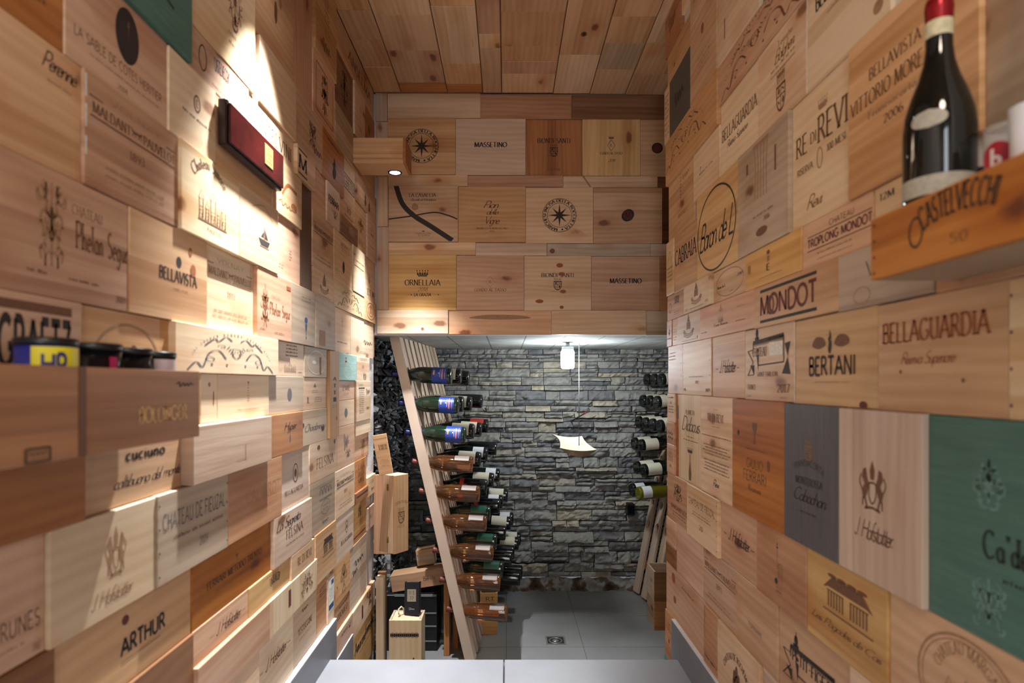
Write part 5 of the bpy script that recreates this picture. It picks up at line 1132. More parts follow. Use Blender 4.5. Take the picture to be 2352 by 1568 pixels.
# ------------------------------------------------------------------ crate panels
def settle(rects):
    """close small gaps and push small overlaps of neighbouring boards to a shared joint"""
    n = len(rects)
    for _ in range(4):
        for i in range(n):
            for j in range(i + 1, n):
                a, b = rects[i], rects[j]
                ou = min(a[1], b[1]) - max(a[0], b[0]); oz = min(a[3], b[3]) - max(a[2], b[2])
                if ou > .012 and oz > .012:        # overlapping
                    if ou <= oz: ax, amt = 0, ou
                    else: ax, amt = 2, oz
                elif ou > .012 and -.022 < oz <= .012: ax, amt = 2, oz
                elif oz > .012 and -.022 < ou <= .012: ax, amt = 0, ou
                else: continue
                if amt > .06: continue
                lo, hi = (a, b) if a[ax] + a[ax + 1] < b[ax] + b[ax + 1] else (b, a)
                mid = (lo[ax + 1] + hi[ax]) / 2
                lo[ax + 1] = mid - .0004; hi[ax] = mid + .0004


def wmat(code):
    if code.startswith('PV:'): return painted(code[3:]), code[3:]
    if code.startswith('P:'): return painted(code[2:]), code[2:]
    if code.startswith('V:'): return wood(code[2:], True), code[2:]
    return wood(code), code


WORD['charcoal'] = 'charcoal painted'
RT = random.Random(5)


def place(rects, specs, side, group, mk):
    for r, sp in zip(rects, specs):
        mat, kd = wmat(sp[4])
        w, h = r[1] - r[0], r[3] - r[2]
        t = sp[7] if len(sp) > 7 else RT.choice((.007, .009, .011, .013, .016, .019))
        bd = Board(w, h, t, mat); bd.draw(sp[6])
        o = bd.build('crate_panel', mk((r[0] + r[1]) / 2, (r[2] + r[3]) / 2))
        lab = '%s crate board on %s, %s' % (WORD[kd], side, sp[5])
        if len(lab.split()) > 16: lab = '%s board on %s, %s' % (WORD[kd], side, sp[5])
        if len(lab.split()) > 16: print('LONG', len(lab.split()), lab)
        tag(o, lab, 'panel', group)


rr = []
for sp in RIGHT:
    d0, d1 = XR * F / (sp[0] - VX), XR * F / (sp[1] - VX)
    z1 = min(CZ + sp[2] * XR, ZC + .008); z0 = max(CZ + sp[3] * XR, .118 if d1 < 2.2 and sp[3] < -1.3 else -1)
    rr.append([-min(d0, D1), -d1, z0, z1])
settle(rr)
place(rr, RIGHT, 'right wall', 'crate boards cladding the right wall', lambda u, z: frame((XRI, -u, z), (0, -1, 0), (0, 0, 1)))
rr = []
for sp in LEFT:
    d0, d1 = XL * F / (VX - sp[0]), XL * F / (VX - sp[1])
    z1 = min(CZ + sp[2] * XL, ZC + .008); z0 = CZ + sp[3] * XL
    if sp[3] < -1.3 and d1 < 2.27: z0 = max(z0, .118)
    if sp[3] < -1.6: z0 = max(z0, -.04 if d1 < 2.51 else -.29)
    rr.append([d0, min(d1, DH - .002), z0, z1])
settle(rr)
place(rr, LEFT, 'left wall', 'crate boards cladding the left wall', lambda u, z: frame((-XLI, u, z), (0, 1, 0), (0, 0, 1)))
rr = []; sps = []
for sp in HEAD:
    a = P(sp[0], sp[2], DH); b = P(sp[1], sp[3], DH)
    rr.append([max(a.x, -XL + .0005), b.x, b.z, a.z]); sps.append((0, 0, 0, 0) + sp[4:])
settle(rr)
place(rr, sps, 'header', 'crate boards on the header over the cellar', lambda u, z: frame((u, DH + .013, z), (1, 0, 0), (0, 0, 1)))
ORD = ['first', 'second', 'third', 'fourth', 'fifth', 'sixth', 'seventh', 'eighth']
for ci, (k0, k1, ys_, ms) in enumerate(CEIL):
    for j, mt in enumerate(ms):
        dd0 = HC * F / (VY - ys_[j]); dd1 = min(HC * F / (VY - ys_[j + 1]), DH - .0005)
        mat, kd = wmat(mt if mt.startswith('V:') else 'V:' + mt if (dd1 - dd0) > .1 else mt)
        x0, x1 = k0 * HC, k1 * HC
        if ci == 0: x0 = -XL + .0005
        bd = Board(x1 - x0 - .0012, dd1 - dd0 - .0012, RT.choice((.009, .010, .011, .012)), mat)
        if ci == 2 and j == 1: bd.draw([('t', 'H1100 6', .36, -.1, .03, .12, 'N', 'k'), ])
        if ci == 5 and j == 0: bd.draw([('d', -.02, -.2, .14, .07, 'b'), ('d', -.02, -.2, .07, .04, 'k')])
        o = bd.build('ceiling_board', frame(((x0 + x1) / 2, (dd0 + dd1) / 2, ZC + .011), (1, 0, 0), (0, -1, 0)))
        back = len(ms) - 1 - j
        pos = 'touching the header' if back == 0 else ('%s back from the header' % ORD[back])
        tag(o, '%s ceiling board, %s column from the left wall, %s' % (WORD[kd], ORD[ci], pos), 'ceiling board', 'boards cladding the ceiling')

# ------------------------------------------------------------------ crate lamp boxes with downlights
M_LED = plain('led_disc', S(255, 255, 255), .4, emit=(.9, .93, 1, 1), estr=25)
M_RIM = plain('black_rim', S(34, 30, 60), .4)


def lamp_crate(x0, x1, y0, y1, z0, z1, lx, ly, label):
    c = thing('lamp_crate', ((x0 + x1) / 2, (y0 + y1) / 2, z0), label, 'lamp', 'crate lamps on the left wall', None)
    off = Vector(c.location); loc = Matrix.Translation(-off)
    h = z1 - z0
    m = MB(); m.box((x0, y0, z0 + h * .36), (x1 - .011, y0 + .011, z1), 0, M=loc, bev=.001); m.box((x0, y0 - .004, z0 + h * .18), (x1 - .011, y0 + .011, z0 + h * .355), 0, M=loc, bev=.0015); m.box((x0, y0, z0), (x1 - .011, y0 + .011, z0 + h * .178), 0, M=loc, bev=.001)
    m.build('front_panel', wood('tan', knots=.5), c)
    m = MB(); m.box((x1 - .0105, y0, z0), (x1, y1, z1), 0, M=loc, bev=.001)
    for k in range(6): m.box((x1 - .0115, y0 - .0006, z0 + h * (.05 + .16 * k)), (x1 - .001, y0 + .0105, z0 + h * (.13 + .16 * k)), 0, M=loc)
    m.build('end_panel', wood('orange', knots=0), c)
    m = MB(); m.box((x0, y0 + .0115, z0), (x1 - .011, y1, z0 + .010), 0, M=loc); m.box((x0, y1 - .01, z0 + .0102), (x1 - .011, y1, z1), 0, M=loc)
    m.build('bottom_panel', wood('tan'), c)
    T = Matrix.Translation(Vector((lx, ly, z0)) - off)
    m = MB(); m.lathe([(.022, -.0012), (.029, -.004), (.031, 0), (.031, .002)], 28, 0, T, cap=False); m.build('rim', M_RIM, c)
    m = MB(); m.lathe([(0.0, -.0015), (.0225, -.0015)], 28, 0, T, cap=False); m.build('led_disc', M_LED, c)


a = P(810, 316, 2.54); b_ = P(932, 374, 2.54)
lamp_crate(-XL + .001, b_.x, 2.54, 2.69, P(0, 374, 2.54).z, a.z, -.485, 2.655, 'pale wooden crate lamp with glowing downlight on left wall below the ceiling')
lamp_crate(-XL + .003, -.42, 1.49, 1.65, 2.10, 2.21, -.495, 1.57, 'wooden crate lamp near the ceiling straight above the dark red box')

# dark red lacquered box lid on the left wall
d0, d1 = XL * F / (VX - 496), XL * F / (VX - 629)
zt, zb = CZ + .985 * XL, CZ + .823 * XL
M = frame((-XL + .003, (d0 + d1) / 2, (zt + zb) / 2), (0, 1, 0), (0, 0, 1))
c = thing('presentation_box', None, 'dark red lacquered flat box with gold plate on left wall in the light', 'box', M=M)
w, h = d1 - d0, zt - zb
M_LAC = plain('red_lacquer', S(52, 10, 11), .22, coat=.4, noise_amt=.5, nscale=14)
m = MB(); m.box((-w / 2, -.020, -h / 2), (w / 2, 0, h / 2), 0, bev=.003); m.build('case', plain('black_red_lacquer', S(34, 12, 12), .3), c)
m = MB(); m.box((-w / 2 + .006, -.026, -h / 2 + .006), (w / 2 - .004, -.0202, h / 2 - .006), 0, bev=.003); m.build('lid', M_LAC, c)
m = MB(); m.box((.03, -.0275, -.022), (.083, -.0262, .03), 0, bev=.0004)
plate = m.build('name_plate', plain('brass_plate', S(140, 118, 74), .45, .2), c)
m = MB()
pl, tw = text_polys('CASA', 'S')
for k in range(4):
    pl, tw = text_polys(('RISERVA', 'GRAN', 'CASA', '1998')[k], 'Sl')
    for p in pl: m.face([(.0565 + (q[0] - tw / 2) * .034 / tw, -.0279, .018 - k * .011 + q[1] * .006) for q in p])
m.build('plate_lettering', plain('plate_ink', S(90, 70, 36), .6), plate)

# ------------------------------------------------------------------ shelf crates
# left: two crate fronts side by side, tins standing in it
xs = -.525; z0, z1 = CZ - .0905, CZ + .0205; y0, y1 = .45, 1.043; yj = .755
c = thing('shelf_crate', (-.58, .75, z0), 'two brown crate ends joined as shelf on left wall, holding painted tins', 'shelf')
L = Matrix.Translation(-Vector((-.58, .75, z0)))
WB = wood('russet', knots=.1); WO = wood('russet', knots=.2)


def front(name, ya, yb, mat, ops):
    bd = Board(yb - ya, z1 - z0, .010, mat); bd.draw(ops); return bd.build(name, L @ frame((xs - .010, (ya + yb) / 2, (z0 + z1) / 2), (0, 1, 0), (0, 0, 1)), c)


front('front_panel', yj + .006, y1, WO, [('t', 'BOLLINGER', .12, -.1, .46, .2, 'Sb', 'p'), ('e', 'squiggle', .34, .3, .2, .1, 'k')])
front('front_panel', y0, yj - .006, WB, [('r', .28, -.34, .12, .02, 'k'), ('r', .28, -.48, .12, .02, 'k'), ('e', 'arches', .28, -.41, .1, .1, 'k'), ('r', .22, -.41, .01, .14, 'k'), ('r', .34, -.41, .01, .14, 'k')])
m = MB(); m.box((xs - .0115, yj - .0055, z0), (xs + .001, yj + .0055, z1), 0, M=L); m.build('batten', wood('dark', True, knots=0), c)
m = MB(); m.box((-XL + .003, y0, z0), (xs - .0105, y1, z0 + .009), 0, M=L); m.build('bottom', WO, c)
m = MB(); m.box((-XL + .003, y1 - .009, z0 + .0092), (xs - .0105, y1, z1), 0, M=L); m.box((-XL + .003, y0, z0 + .0092), (xs - .0105, y0 + .009, z1), 0, M=L); m.build('end_panel', WO, c)
m = MB(); m.box((-XL + .003, y0 + .0092, z0 + .0092), (-XL + .008, y1 - .0092, z1), 0, M=L); m.build('back_panel', WO, c)
ZS = z0 + .009


def tin(y, r, zt, body, lid, label, bands=(), txt=None, txtcol=None, x=-.577):
    c = thing('tin', (x, y, ZS), label, 'tin', 'tins in the left shelf')
    H = zt - ZS
    m = MB(); m.lathe([(r * .96, 0), (r, .003), (r, H - .010)], 32, 0); m.build('body', body, c)
    m = MB(); m.lathe([(r + .001, H - .0098), (r + .0018, H - .008), (r + .0018, H - .002), (r - .002, H), (0, H)], 32, 0, cap=False); m.build('lid', lid, c)
    for i, (mt, a0, a1, za, zb_) in enumerate(bands):
        m = MB(); m.lathe([(r + .0006, za * H), (r + .0006, zb_ * H)], 20, 0, None, False, math.radians(a0), math.radians(a1)); lb = m.build('label', mt, c)
    if txt:
        pl, tw = text_polys(txt, 'BB'); m = MB()
        for p in pl:
            q = []
            for a_, b2 in p:
                an = math.radians(-62 + 44 * a_ / tw); q.append(((r + .0011) * math.cos(an), (r + .0011) * math.sin(an), H * (.66 + .19 * b2)))
            m.face(q)
        m.build('lettering', txtcol, lb)


BLK = plain('black_plastic', S(20, 20, 22), .35); GLB = plain('gloss_black', S(14, 14, 18), .15)
tin(.765, .033, CZ + .0565, plain('blue_tin', S(38, 44, 130), .4), BLK, 'blue and yellow tin with black lid, leftmost in the left shelf', [(plain('yellow_label', S(226, 212, 28), .5), -80, 30, .1, .915)], 'HP', plain('blue_letters', S(40, 40, 110), .5))
tin(.852, .034, CZ + .0555, GLB, BLK, 'black tin with a pink mark, second from left in the left shelf', [(plain('pink_label', S(176, 30, 90), .5), -24, -4, .3, .86), (plain('teal_dot', S(40, 140, 140), .5), -95, -84, .7, .8)])
tin(.930, .032, CZ + .0535, GLB, BLK, 'plain glossy black tin, third from left in the left shelf')
tin(1.000, .030, CZ + .0515, GLB, BLK, 'black tin with a whitish pink label, rightmost in the left shelf', [(plain('white_label', S(206, 190, 200), .5), -62, 50, .1, .905)])

# right: crate front with arched word
xs = .505; z0, z1 = CZ + .142, CZ + .226; y0, y1 = .40, .845
c = thing('shelf_crate', (.56, .62, z0), 'orange-brown crate shelf with arched black word, under the large upright bottle', 'shelf')
L = Matrix.Translation(-Vector((.56, .62, z0)))
bd = Board(y1 - y0, z1 - z0, .010, wood('orange', knots=.4))
bd.draw([('a', 'CASTELVECCHI', -.14, -1.9, 2.02, 109, 71, .34, 'Sb', 'k'), ('o', -.29, .02, .06, .46, .003, 'k'), ('t', '50', -.13, -.24, .06, .14, 'Sl', 'b'), ('e', 'flame', -.02, .2, .02, .14, 'k'), ('nails', (-.48,))])
bd.build('front_panel', L @ frame((xs + .010, (y0 + y1) / 2, (z0 + z1) / 2), (0, -1, 0), (0, 0, 1)), c)
m = MB(); m.box((xs + .0105, y0, z0), (XR - .003, y1, z0 + .009), 0, M=L); m.build('bottom', wood('greywood', knots=.3), c)
m = MB(); m.box((xs + .0105, y0, z1 - .009), (XR - .003, y1, z1), 0, M=L); m.build('top_board', wood('orange'), c)
m = MB(); m.box((xs + .0105, y1 - .009, z0 + .0092), (XR - .003, y1, z1 - .0092), 0, M=L); m.box((xs + .0105, y0, z0 + .0092), (XR - .003, y0 + .009, z1 - .0092), 0, M=L); m.build('end_panel', wood('orange'), c)
ZT = z1
# bottle on the shelf
GREEN = plain('dark_bottle_glass', (.004, .006, .005, 1), .06, coat=.3)
BS = Matrix.Translation((.556, .783, ZT)) @ Matrix.Diagonal((.88, .88, .915, 1))
c = thing('wine_bottle', None, 'large dark upright wine bottle with red cap standing on right shelf', 'bottle', M=BS)
m = MB(); m.lathe([(.030, 0), (.043, .003), (.0455, .012), (.0458, .105), (.043, .130), (.036, .155), (.027, .178), (.0205, .200), (.0172, .222), (.0165, .262), (.0165, .270)], 40, 0); m.build('glass_body', GREEN, c)
m = MB(); m.lathe([(.0172, .262), (.0176, .262), (.0176, .2655), (.0172, .2655)], 32, 0, cap=False); m.lathe([(.0175, .2585), (.0178, .270), (.0185, .276), (.0178, .287), (.015, .293), (0, .294)], 32, 0, cap=False)
m.build('cap', plain('red_foil', S(150, 22, 30), .28, .5), c)
m = MB(); m.lathe([(.01745, .236), (.01785, .2582)], 32, 0, cap=False); m.build('neck_band', plain('cream_band', S(206, 196, 160), .6, noise_amt=.2, nscale=120), c)
m = MB()
for k in range(10):      # oval shoulder label following the glass
    z_a, z_b = .100 + .0026 * k, .100 + .0026 * (k + 1)

    def rad(z): 
        pr = [(.012, .0455), (.105, .0458), (.130, .043), (.155, .036), (.178, .027)]
        for (a0, r0), (a1, r1) in zip(pr, pr[1:]):
            if z <= a1: return r0 + (r1 - r0) * (z - a0) / (a1 - a0) + .0006
    hw = lambda z: 30 * math.sqrt(max(0, 1 - ((z - .113) / .013) ** 2))
    ac = -142
    n = 14
    for i in range(n):
        q = []
        for (zz, ii) in ((z_a, i), (z_a, i + 1), (z_b, i + 1), (z_b, i)):
            an = math.radians(ac - hw(zz) + 2 * hw(zz) * ii / n); q.append((rad(zz) * math.cos(an), rad(zz) * math.sin(an), zz))
        m.face(q, 0, True)
m.build('shoulder_label', plain('grey_cream_label', S(170, 164, 148), .6, noise_amt=.15, nscale=150), c)
m = MB(); m.lathe([(.0462, .010), (.0462, .036)], 30, 0, None, False, math.radians(-210), math.radians(-40)); m.build('label', plain('grey_cream_label', S(170, 164, 148)), c)
# tumbler with a red roundel and letter, white cup
c = thing('glass_tumbler', (.588, .715, ZT), 'clear glass with red roundel and letter, behind the bottle on right shelf', 'glass')
m = MB(); m.lathe([(.019, 0), (.021, .002), (.024, .074), (.0225, .074), (.0198, .005), (0, .005)], 32, 0, cap=False); m.lathe([(0, 0), (.019, 0)], 32, 0, cap=False)
m.build('glass_body', plain('clear_glass', S(225, 225, 225), .05, alpha=.28), c)
m = MB(); ac = math.radians(205)
for i in range(28):
    q = []
    for rr_, k in ((0, i), (1, i), (1, i + 1)):
        a_ = 2 * math.pi * k / 28; s_, z_ = .0165 * rr_ * math.cos(a_), .0165 * rr_ * math.sin(a_)
        an = ac + s_ / .0236; q.append((.0241 * math.cos(an), .0241 * math.sin(an), .037 + z_))
    m.face(q)
rnd = m.build('roundel', plain('crimson_print', S(176, 20, 50), .5), c)
pl, tw = text_polys('b', 'BB'); m = MB()
for p in pl:
    m.face([(.0246 * math.cos(ac + (a_ - tw / 2) * .02 / .0236), .0246 * math.sin(ac + (a_ - tw / 2) * .02 / .0236), .026 + b2 * .02) for a_, b2 in p])
m.build('lettering', plain('white_letter', S(225, 215, 215), .5), rnd)
c = thing('cup', (.57, .655, ZT), 'white cup at the right picture edge on the right shelf', 'cup')
m = MB(); m.lathe([(.020, 0), (.022, .002), (.0245, .072), (.023, .072), (.0205, .004), (0, .004)], 32, 0, cap=False); m.lathe([(0, 0), (.020, 0)], 32, 0, cap=False); m.build('bowl', plain('white_ceramic', S(226, 228, 234), .15), c)
c = thing('wire_clip', (.60, .765, ZT), 'small grey wire cork cage standing beside the large bottle', 'wire cage')
m = MB()
for k in range(4):
    a_ = k * math.pi / 2 + .4; m.tube([(.010 * math.cos(a_), .010 * math.sin(a_), .0008), (.0085 * math.cos(a_), .0085 * math.sin(a_), .03), (.005 * math.cos(a_), .005 * math.sin(a_), .045)], .0008, 6)
m.tube([(.010 * math.cos(i * .39), .010 * math.sin(i * .39), .0012) for i in range(16)], .0009, 6, closed=True); m.build('wire', plain('steel_wire', S(150, 146, 142), .35, .8), c)
m = MB(); m.lathe([(.0075, .043), (.0075, .045), (0, .0465)], 20, 0, cap=False); m.build('disc', plain('grey_disc', S(120, 116, 112), .4, .5), c)

# ------------------------------------------------------------------ riddling racks
def plank(w, t, Lh, holes, rx, rz):
    m = MB(); ch = .055; z = 0.0
    n4 = 5
    for zc in holes:
        if zc - ch > z: m.box((-w / 2, -t, z), (w / 2, 0, zc - ch), 0)
        out = []
        for k in range(n4): out.append((-w / 2 + w * k / n4, -ch))
        for k in range(n4): out.append((w / 2, -ch + 2 * ch * k / n4))
        for k in range(n4): out.append((w / 2 - w * k / n4, ch))
        for k in range(n4): out.append((-w / 2, ch - 2 * ch * k / n4))
        inn = []
        for (a, b) in out:
            an = math.atan2(b / ch, a / (w / 2)); inn.append((rx * math.cos(an), rz * math.sin(an)))
        N = len(out)
        for i in range(N):
            j = (i + 1) % N
            o0, o1, i0, i1 = out[i], out[j], inn[i], inn[j]
            f3 = lambda p, y: (p[0], y, zc + p[1])
            m.face([f3(o0, -t), f3(o1, -t), f3(i1, -t), f3(i0, -t)])
            m.face([f3(o0, 0), f3(i0, 0), f3(i1, 0), f3(o1, 0)])
            m.face([f3(i0, -t), f3(i1, -t), f3(i1, 0), f3(i0, 0)], 0, True)
            if i // n4 in (1, 3): m.face([f3(o0, -t), f3(o0, 0), f3(o1, 0), f3(o1, -t)])
        z = zc + ch
    m.box((-w / 2, -t, z), (w / 2, 0, Lh), 0)
    return m


def rack(label, Xb, ang, sgn, ys_, w, t, Lh, holes, mat, yaw):
    a = math.radians(ang); up = Vector((-sgn * math.sin(a), 0, math.cos(a))); right = Vector((0, sgn, 0))
    org = Vector((Xb, ys_[0], ZF))
    c = thing('riddling_rack', None, label, 'wine rack', 'leaning bottle racks in the cellar', M=Matrix.Translation(org) @ Matrix.Rotation(math.radians(yaw), 4, 'Z'))
    for y in ys_:
        ti = t if (y == ys_[0] and sgn > 0) else (.020 if sgn > 0 else .015)
        m = plank(w, ti, Lh, holes, .021, .030)
        m.build('slat', mat, c, Matrix.Translation(-org) @ frame((Xb, y, ZF + t * math.sin(a)), right, up) @ Matrix.Translation((0, ti - t, 0)))
    for s_ in (.12, .5, .9):     # cross rails behind the slats
        q = Vector((Xb, 0, ZF + t * math.sin(a))) + up * (Lh * s_); ya, yb = min(ys_[0], ys_[-1]) + (w / 2 + .001 if sgn > 0 else -w / 2 + .01), max(ys_[0], ys_[-1]) + w / 2 - .01
        MM = Matrix.Translation(-org) @ frame((q.x, (ya + yb) / 2, q.z), right, up)
        m = MB(); m.box((-(yb - ya) / 2, (.0205 if sgn > 0 else .0155) - t, -.03), ((yb - ya) / 2, .001, .03), 0, M=MM); m.build('rail', wood('brown'), c)
    return c, up


W_RACK = wood('raw', True, lam=.5, knots=.35)
LA, LXB = 13.3, -.205
lys = [3.135 + .113 * i for i in range(9)]
YAWL = -4.0
LH = [.10 + .153 * i for i in range(1, 10)]
# hole heights so that the near column of bottles sits at the rows seen in the photograph
rowz = [CZ + .045 - .1515 * i for i in range(9)]
ca = math.cos(math.radians(LA))
hl = sorted([(z - ZF - .05 * math.sin(math.radians(LA))) / ca for z in rowz])
rk, upL = rack('pale slatted bottle rack leaning against dark rock, left side of cellar', LXB, LA, 1, lys, .076, .050, 1.66 / ca, hl, W_RACK, YAWL)
o = MB(); T = Matrix.Translation(-Vector((LXB, lys[0], ZF)))
for (x, y) in ((-.335, 3.20), (-.30, 3.28)):
    q = MB(); q.box((x, y, ZF), (x + .03, y + .05, ZF + .40), 0, M=T, bev=.002); q.build('leg', wood('orange', True), rk)
for (x, y) in ((-.335, 3.9),):
    q = MB(); q.box((x, y, ZF), (x + .03, y + .05, ZF + .40), 0, M=T, bev=.002); q.build('leg', wood('orange', True), rk)

RA, RXB = 12.0, .915
rys = [4.160, 4.034, 3.908, 3.785]
YAWR = 13.0
rowzr = [CZ + .035 - .1445 * i for i in range(8)]
hr = sorted([(z - ZF) / math.cos(math.radians(RA)) for z in rowzr])
rk2, upR = rack('pale slatted bottle rack with dark holes leaning on the right, by open crates', RXB, RA, -1, rys, .076, .04, 1.64 / math.cos(math.radians(RA)), hr, W_RACK, YAWR)

# ------------------------------------------------------------------ bottles
PROF = [(.030, 0.004), (.038, 0.0), (.0415, .004), (.0425, .012), (.0425, .150), (.040, .175), (.032, .205), (.0225, .232), (.0165, .252), (.0148, .275), (.0145, .300), (.0155, .302), (.0155, .312), (.012, .314)]


def glassmat(name, col, rough, trans):
    return plain(name, col, rough, trans=trans)


G_ROSE = plain('rose_glass', S(232, 158, 98), .02, trans=.96)
G_GREEN = plain('green_glass', (.010, .022, .012, 1), .05, coat=.3)
G_DARK = plain('black_glass', (.006, .008, .007, 1), .07, coat=.2)
G_OLIVE = plain('olive_glass', S(120, 116, 20), .06, trans=.35)


def label_strip(m, r, z0, z1, a0, a1, k=0): m.lathe([(r, z0), (r, z1)], 24, k, None, False, math.radians(a0), math.radians(a1))


def proto(glass, foil, lab, za, zb_, a0, a1, neck=None, back=None, marks=None, foil_z=.235):
    c = bpy.data.objects.new('wine_bottle', None); c.empty_display_size = .04; COL.objects.link(c)
    m = MB(); m.lathe(PROF, 28, 0); m.build('glass_body', glass, c)
    m = MB(); pr = [(r + .0007, z) for r, z in PROF if z >= foil_z]
    z0 = foil_z; 
    for (ra, za_), (rb, zb2) in zip(PROF, PROF[1:]):
        if za_ <= z0 <= zb2 and zb2 > za_: r0 = ra + (rb - ra) * (z0 - za_) / (zb2 - za_) + .0007
    m.lathe([(r0, z0)] + pr + [(0, .3148)], 24, 0, cap=False); m.build('capsule', foil, c)
    m = MB(); label_strip(m, .0430, za, zb_, a0, a1)
    mats = [lab]
    if marks:
        for (mt, x0, x1, b0, b1) in marks:
            mats.append(mt); label_strip(m, .0433, za + (zb_ - za) * x0, za + (zb_ - za) * x1, b0, b1, len(mats) - 1)
    m.build('label', mats, c)
    if neck:
        m = MB(); m.lathe([(.0182, .2475), (.0240, .229), (.0270, .2215)], 16, 0, None, False, math.radians(-70), math.radians(75)); m.build('neck_label', neck, c)
    if back:
        m = MB(); label_strip(m, .0430, back[1], back[2], back[3], back[4]); m.build('back_label', back[0], c)
    return c


def orient(base, axis, face):
    z = Vector(axis).normalized(); x = Vector(face); x = (x - z * x.dot(z)).normalized(); y = z.cross(x)
    return Matrix(((x.x, y.x, z.x, base[0]), (x.y, y.y, z.y, base[1]), (x.z, y.z, z.z, base[2]), (0, 0, 0, 1)))


def dup(root):
    r = root.copy(); COL.objects.link(r)
    for ch in list(root.children):
        k = ch.copy(); COL.objects.link(k); k.parent = r
    return r


F_BLUE = plain('blue_foil', S(28, 36, 92), .3, .4); L_BLUE = plain('blue_label', S(36, 64, 150), .45)
GOLD = plain('gold_print', S(206, 160, 80), .4, .3); WHT = plain('white_print', S(220, 224, 230), .6); PINKP = plain('pink_print', S(200, 120, 130), .5)
F_ROSE = plain('copper_foil', S(112, 58, 48), .4, .3)
CREAM = plain('cream_label', S(214, 206, 184), .65); WLAB = plain('white_paper_label', S(214, 214, 220), .65); GLAB = plain('green_label', S(24, 92, 74), .5, noise_amt=.3, nscale=140)
CLR = plain('clear_grey_label', S(118, 104, 96), .5); F_BLK = plain('black_foil', S(20, 20, 20), .35, .2); F_GRN = plain('green_foil', S(12, 84, 56), .35, .3); REDL = plain('red_label', S(170, 44, 34), .55); DKLAB = plain('dark_label', S(84, 68, 58), .6)
protos = {
    'blue': proto(G_GREEN, F_BLUE, L_BLUE, .020, .098, -80, 80, neck=plain('navy_neck_label', S(24, 34, 110), .4), marks=[(GOLD, .80, .90, -14, 20), (WHT, .50, .56, -6, 2), (PINKP, .26, .36, -42, 34), (GOLD, .12, .15, -40, 40), (WHT, .44, .46, -30, 30)]),
    'rose': proto(G_ROSE, F_ROSE, CLR, .016, .090, 20, 105, back=(DKLAB, .018, .110, -110, -55)),
    'green': proto(G_GREEN, F_GRN, GLAB, .020, .105, 0, 120),
    'cream': proto(G_DARK, F_BLK, CREAM, .026, .120, -40, 95),
    'white': proto(G_DARK, F_BLK, WLAB, .022, .085, -30, 90),
    'redtop': proto(G_DARK, F_BLK, REDL, .026, .110, 10, 130),
    'redneck': proto(G_DARK, F_BLK, REDL, .125, .148, -60, 110),
    'black': proto(G_DARK, F_BLK, DKLAB, .03, .11, 70, 170),
    'olive': proto(G_OLIVE, F_BLK, WLAB, .022, .085, -30, 90),
}
usedp = set()


def bottle(kind, base, axis, face, label, group, turn):
    if kind in usedp: o = dup(protos[kind])
    else: o = protos[kind]; usedp.add(kind)
    o.matrix_world = turn @ orient(base, axis, face)
    tag(o, label, 'bottle', group)


WK = {'blue': 'green bottle with blue label', 'rose': 'clear bottle of pink wine', 'green': 'green bottle with green label', 'cream': 'dark bottle with cream label',
      'white': 'dark bottle with white label', 'redtop': 'dark bottle with red label', 'redneck': 'dark red-banded bottle', 'black': 'plain dark bottle', 'olive': 'yellow-green bottle with white label'}
BACK = ['nearest', 'second', 'third', 'fourth', 'fifth', 'sixth', 'seventh', 'eighth', 'farthest']
ROWW = ['top', 'second', 'third', 'fourth', 'fifth', 'sixth', 'seventh', 'eighth', 'bottom']
LEFTB = {0: {0: 'blue', 2: 'cream', 4: 'black'}, 1: {0: 'blue', 1: 'cream', 3: 'cream', 6: 'black'}, 2: {0: 'blue', 2: 'cream', 4: 'cream', 6: 'redtop'},
         3: {0: 'rose', 2: 'cream', 4: 'white', 7: 'black'}, 4: {0: 'rose', 2: 'redneck', 4: 'cream', 6: 'white'}, 5: {0: 'rose', 2: 'green', 4: 'redneck', 5: 'white', 7: 'cream'},
         6: {0: 'rose', 2: 'green', 4: 'black', 6: 'cream', 7: 'white'}, 7: {0: 'rose', 2: 'green', 4: 'black', 5: 'black', 7: 'cream', 8: 'cream'}, 8: {0: 'rose', 5: 'black', 6: 'black'}}
sa = math.sin(math.radians(LA)); ta = math.tan(math.radians(LA))
RB = random.Random(8)


def pivot(x, y, a): return Matrix.Translation((x, y, 0)) @ Matrix.Rotation(math.radians(a), 4, 'Z') @ Matrix.Translation((-x, -y, 0))


TL = pivot(LXB, lys[0], YAWL); TR = pivot(RXB, rys[0], YAWR)
for r in range(9):
    for cidx, kd in LEFTB[r].items():
        z = rowz[r]; fx = LXB + .05 * ca - (z - ZF) * ta
        tip = RB.uniform(-1, 1) if cidx else 0
        ax = Vector((-math.cos(math.radians(2.5 + tip)), 0, math.sin(math.radians(2.5 + tip))))
        out = .225 if cidx == 0 else (.222 if kd == 'green' else .225 + .008 * cidx)
        hole = Vector((fx - .02, lys[cidx], z + .002)); base = hole - ax * (out + .02)
        fc = (0, -1, .35) if kd == 'blue' else (0, -1, .25)
        if cidx == 0 and kd == 'rose': lab = 'clear bottle of pink wine, %s of six in the nearest rack column' % ('topmost', 'second', 'third', 'fourth', 'fifth', 'lowest')[r - 3]
        elif cidx == 0: lab = 'green bottle with blue label, %s of three in the nearest rack column' % ('topmost', 'middle', 'lowest')[r]
        else: lab = '%s in left rack, %s row, %s slat from front' % (WK[kd], ROWW[r], BACK[cidx])
        bottle(kd, base, ax, fc, lab, 'bottles in the left rack', TL)
RIGHTB = {0: {0: 'cream', 1: 'cream', 2: 'cream'}, 1: {0: 'cream', 1: 'cream', 2: 'cream'}, 2: {0: 'cream', 1: 'cream', 2: 'cream', 3: 'cream'}, 3: {0: 'cream', 1: 'cream'},
          4: {1: 'cream', 2: 'cream'}, 5: {1: 'white', 2: 'olive'}}
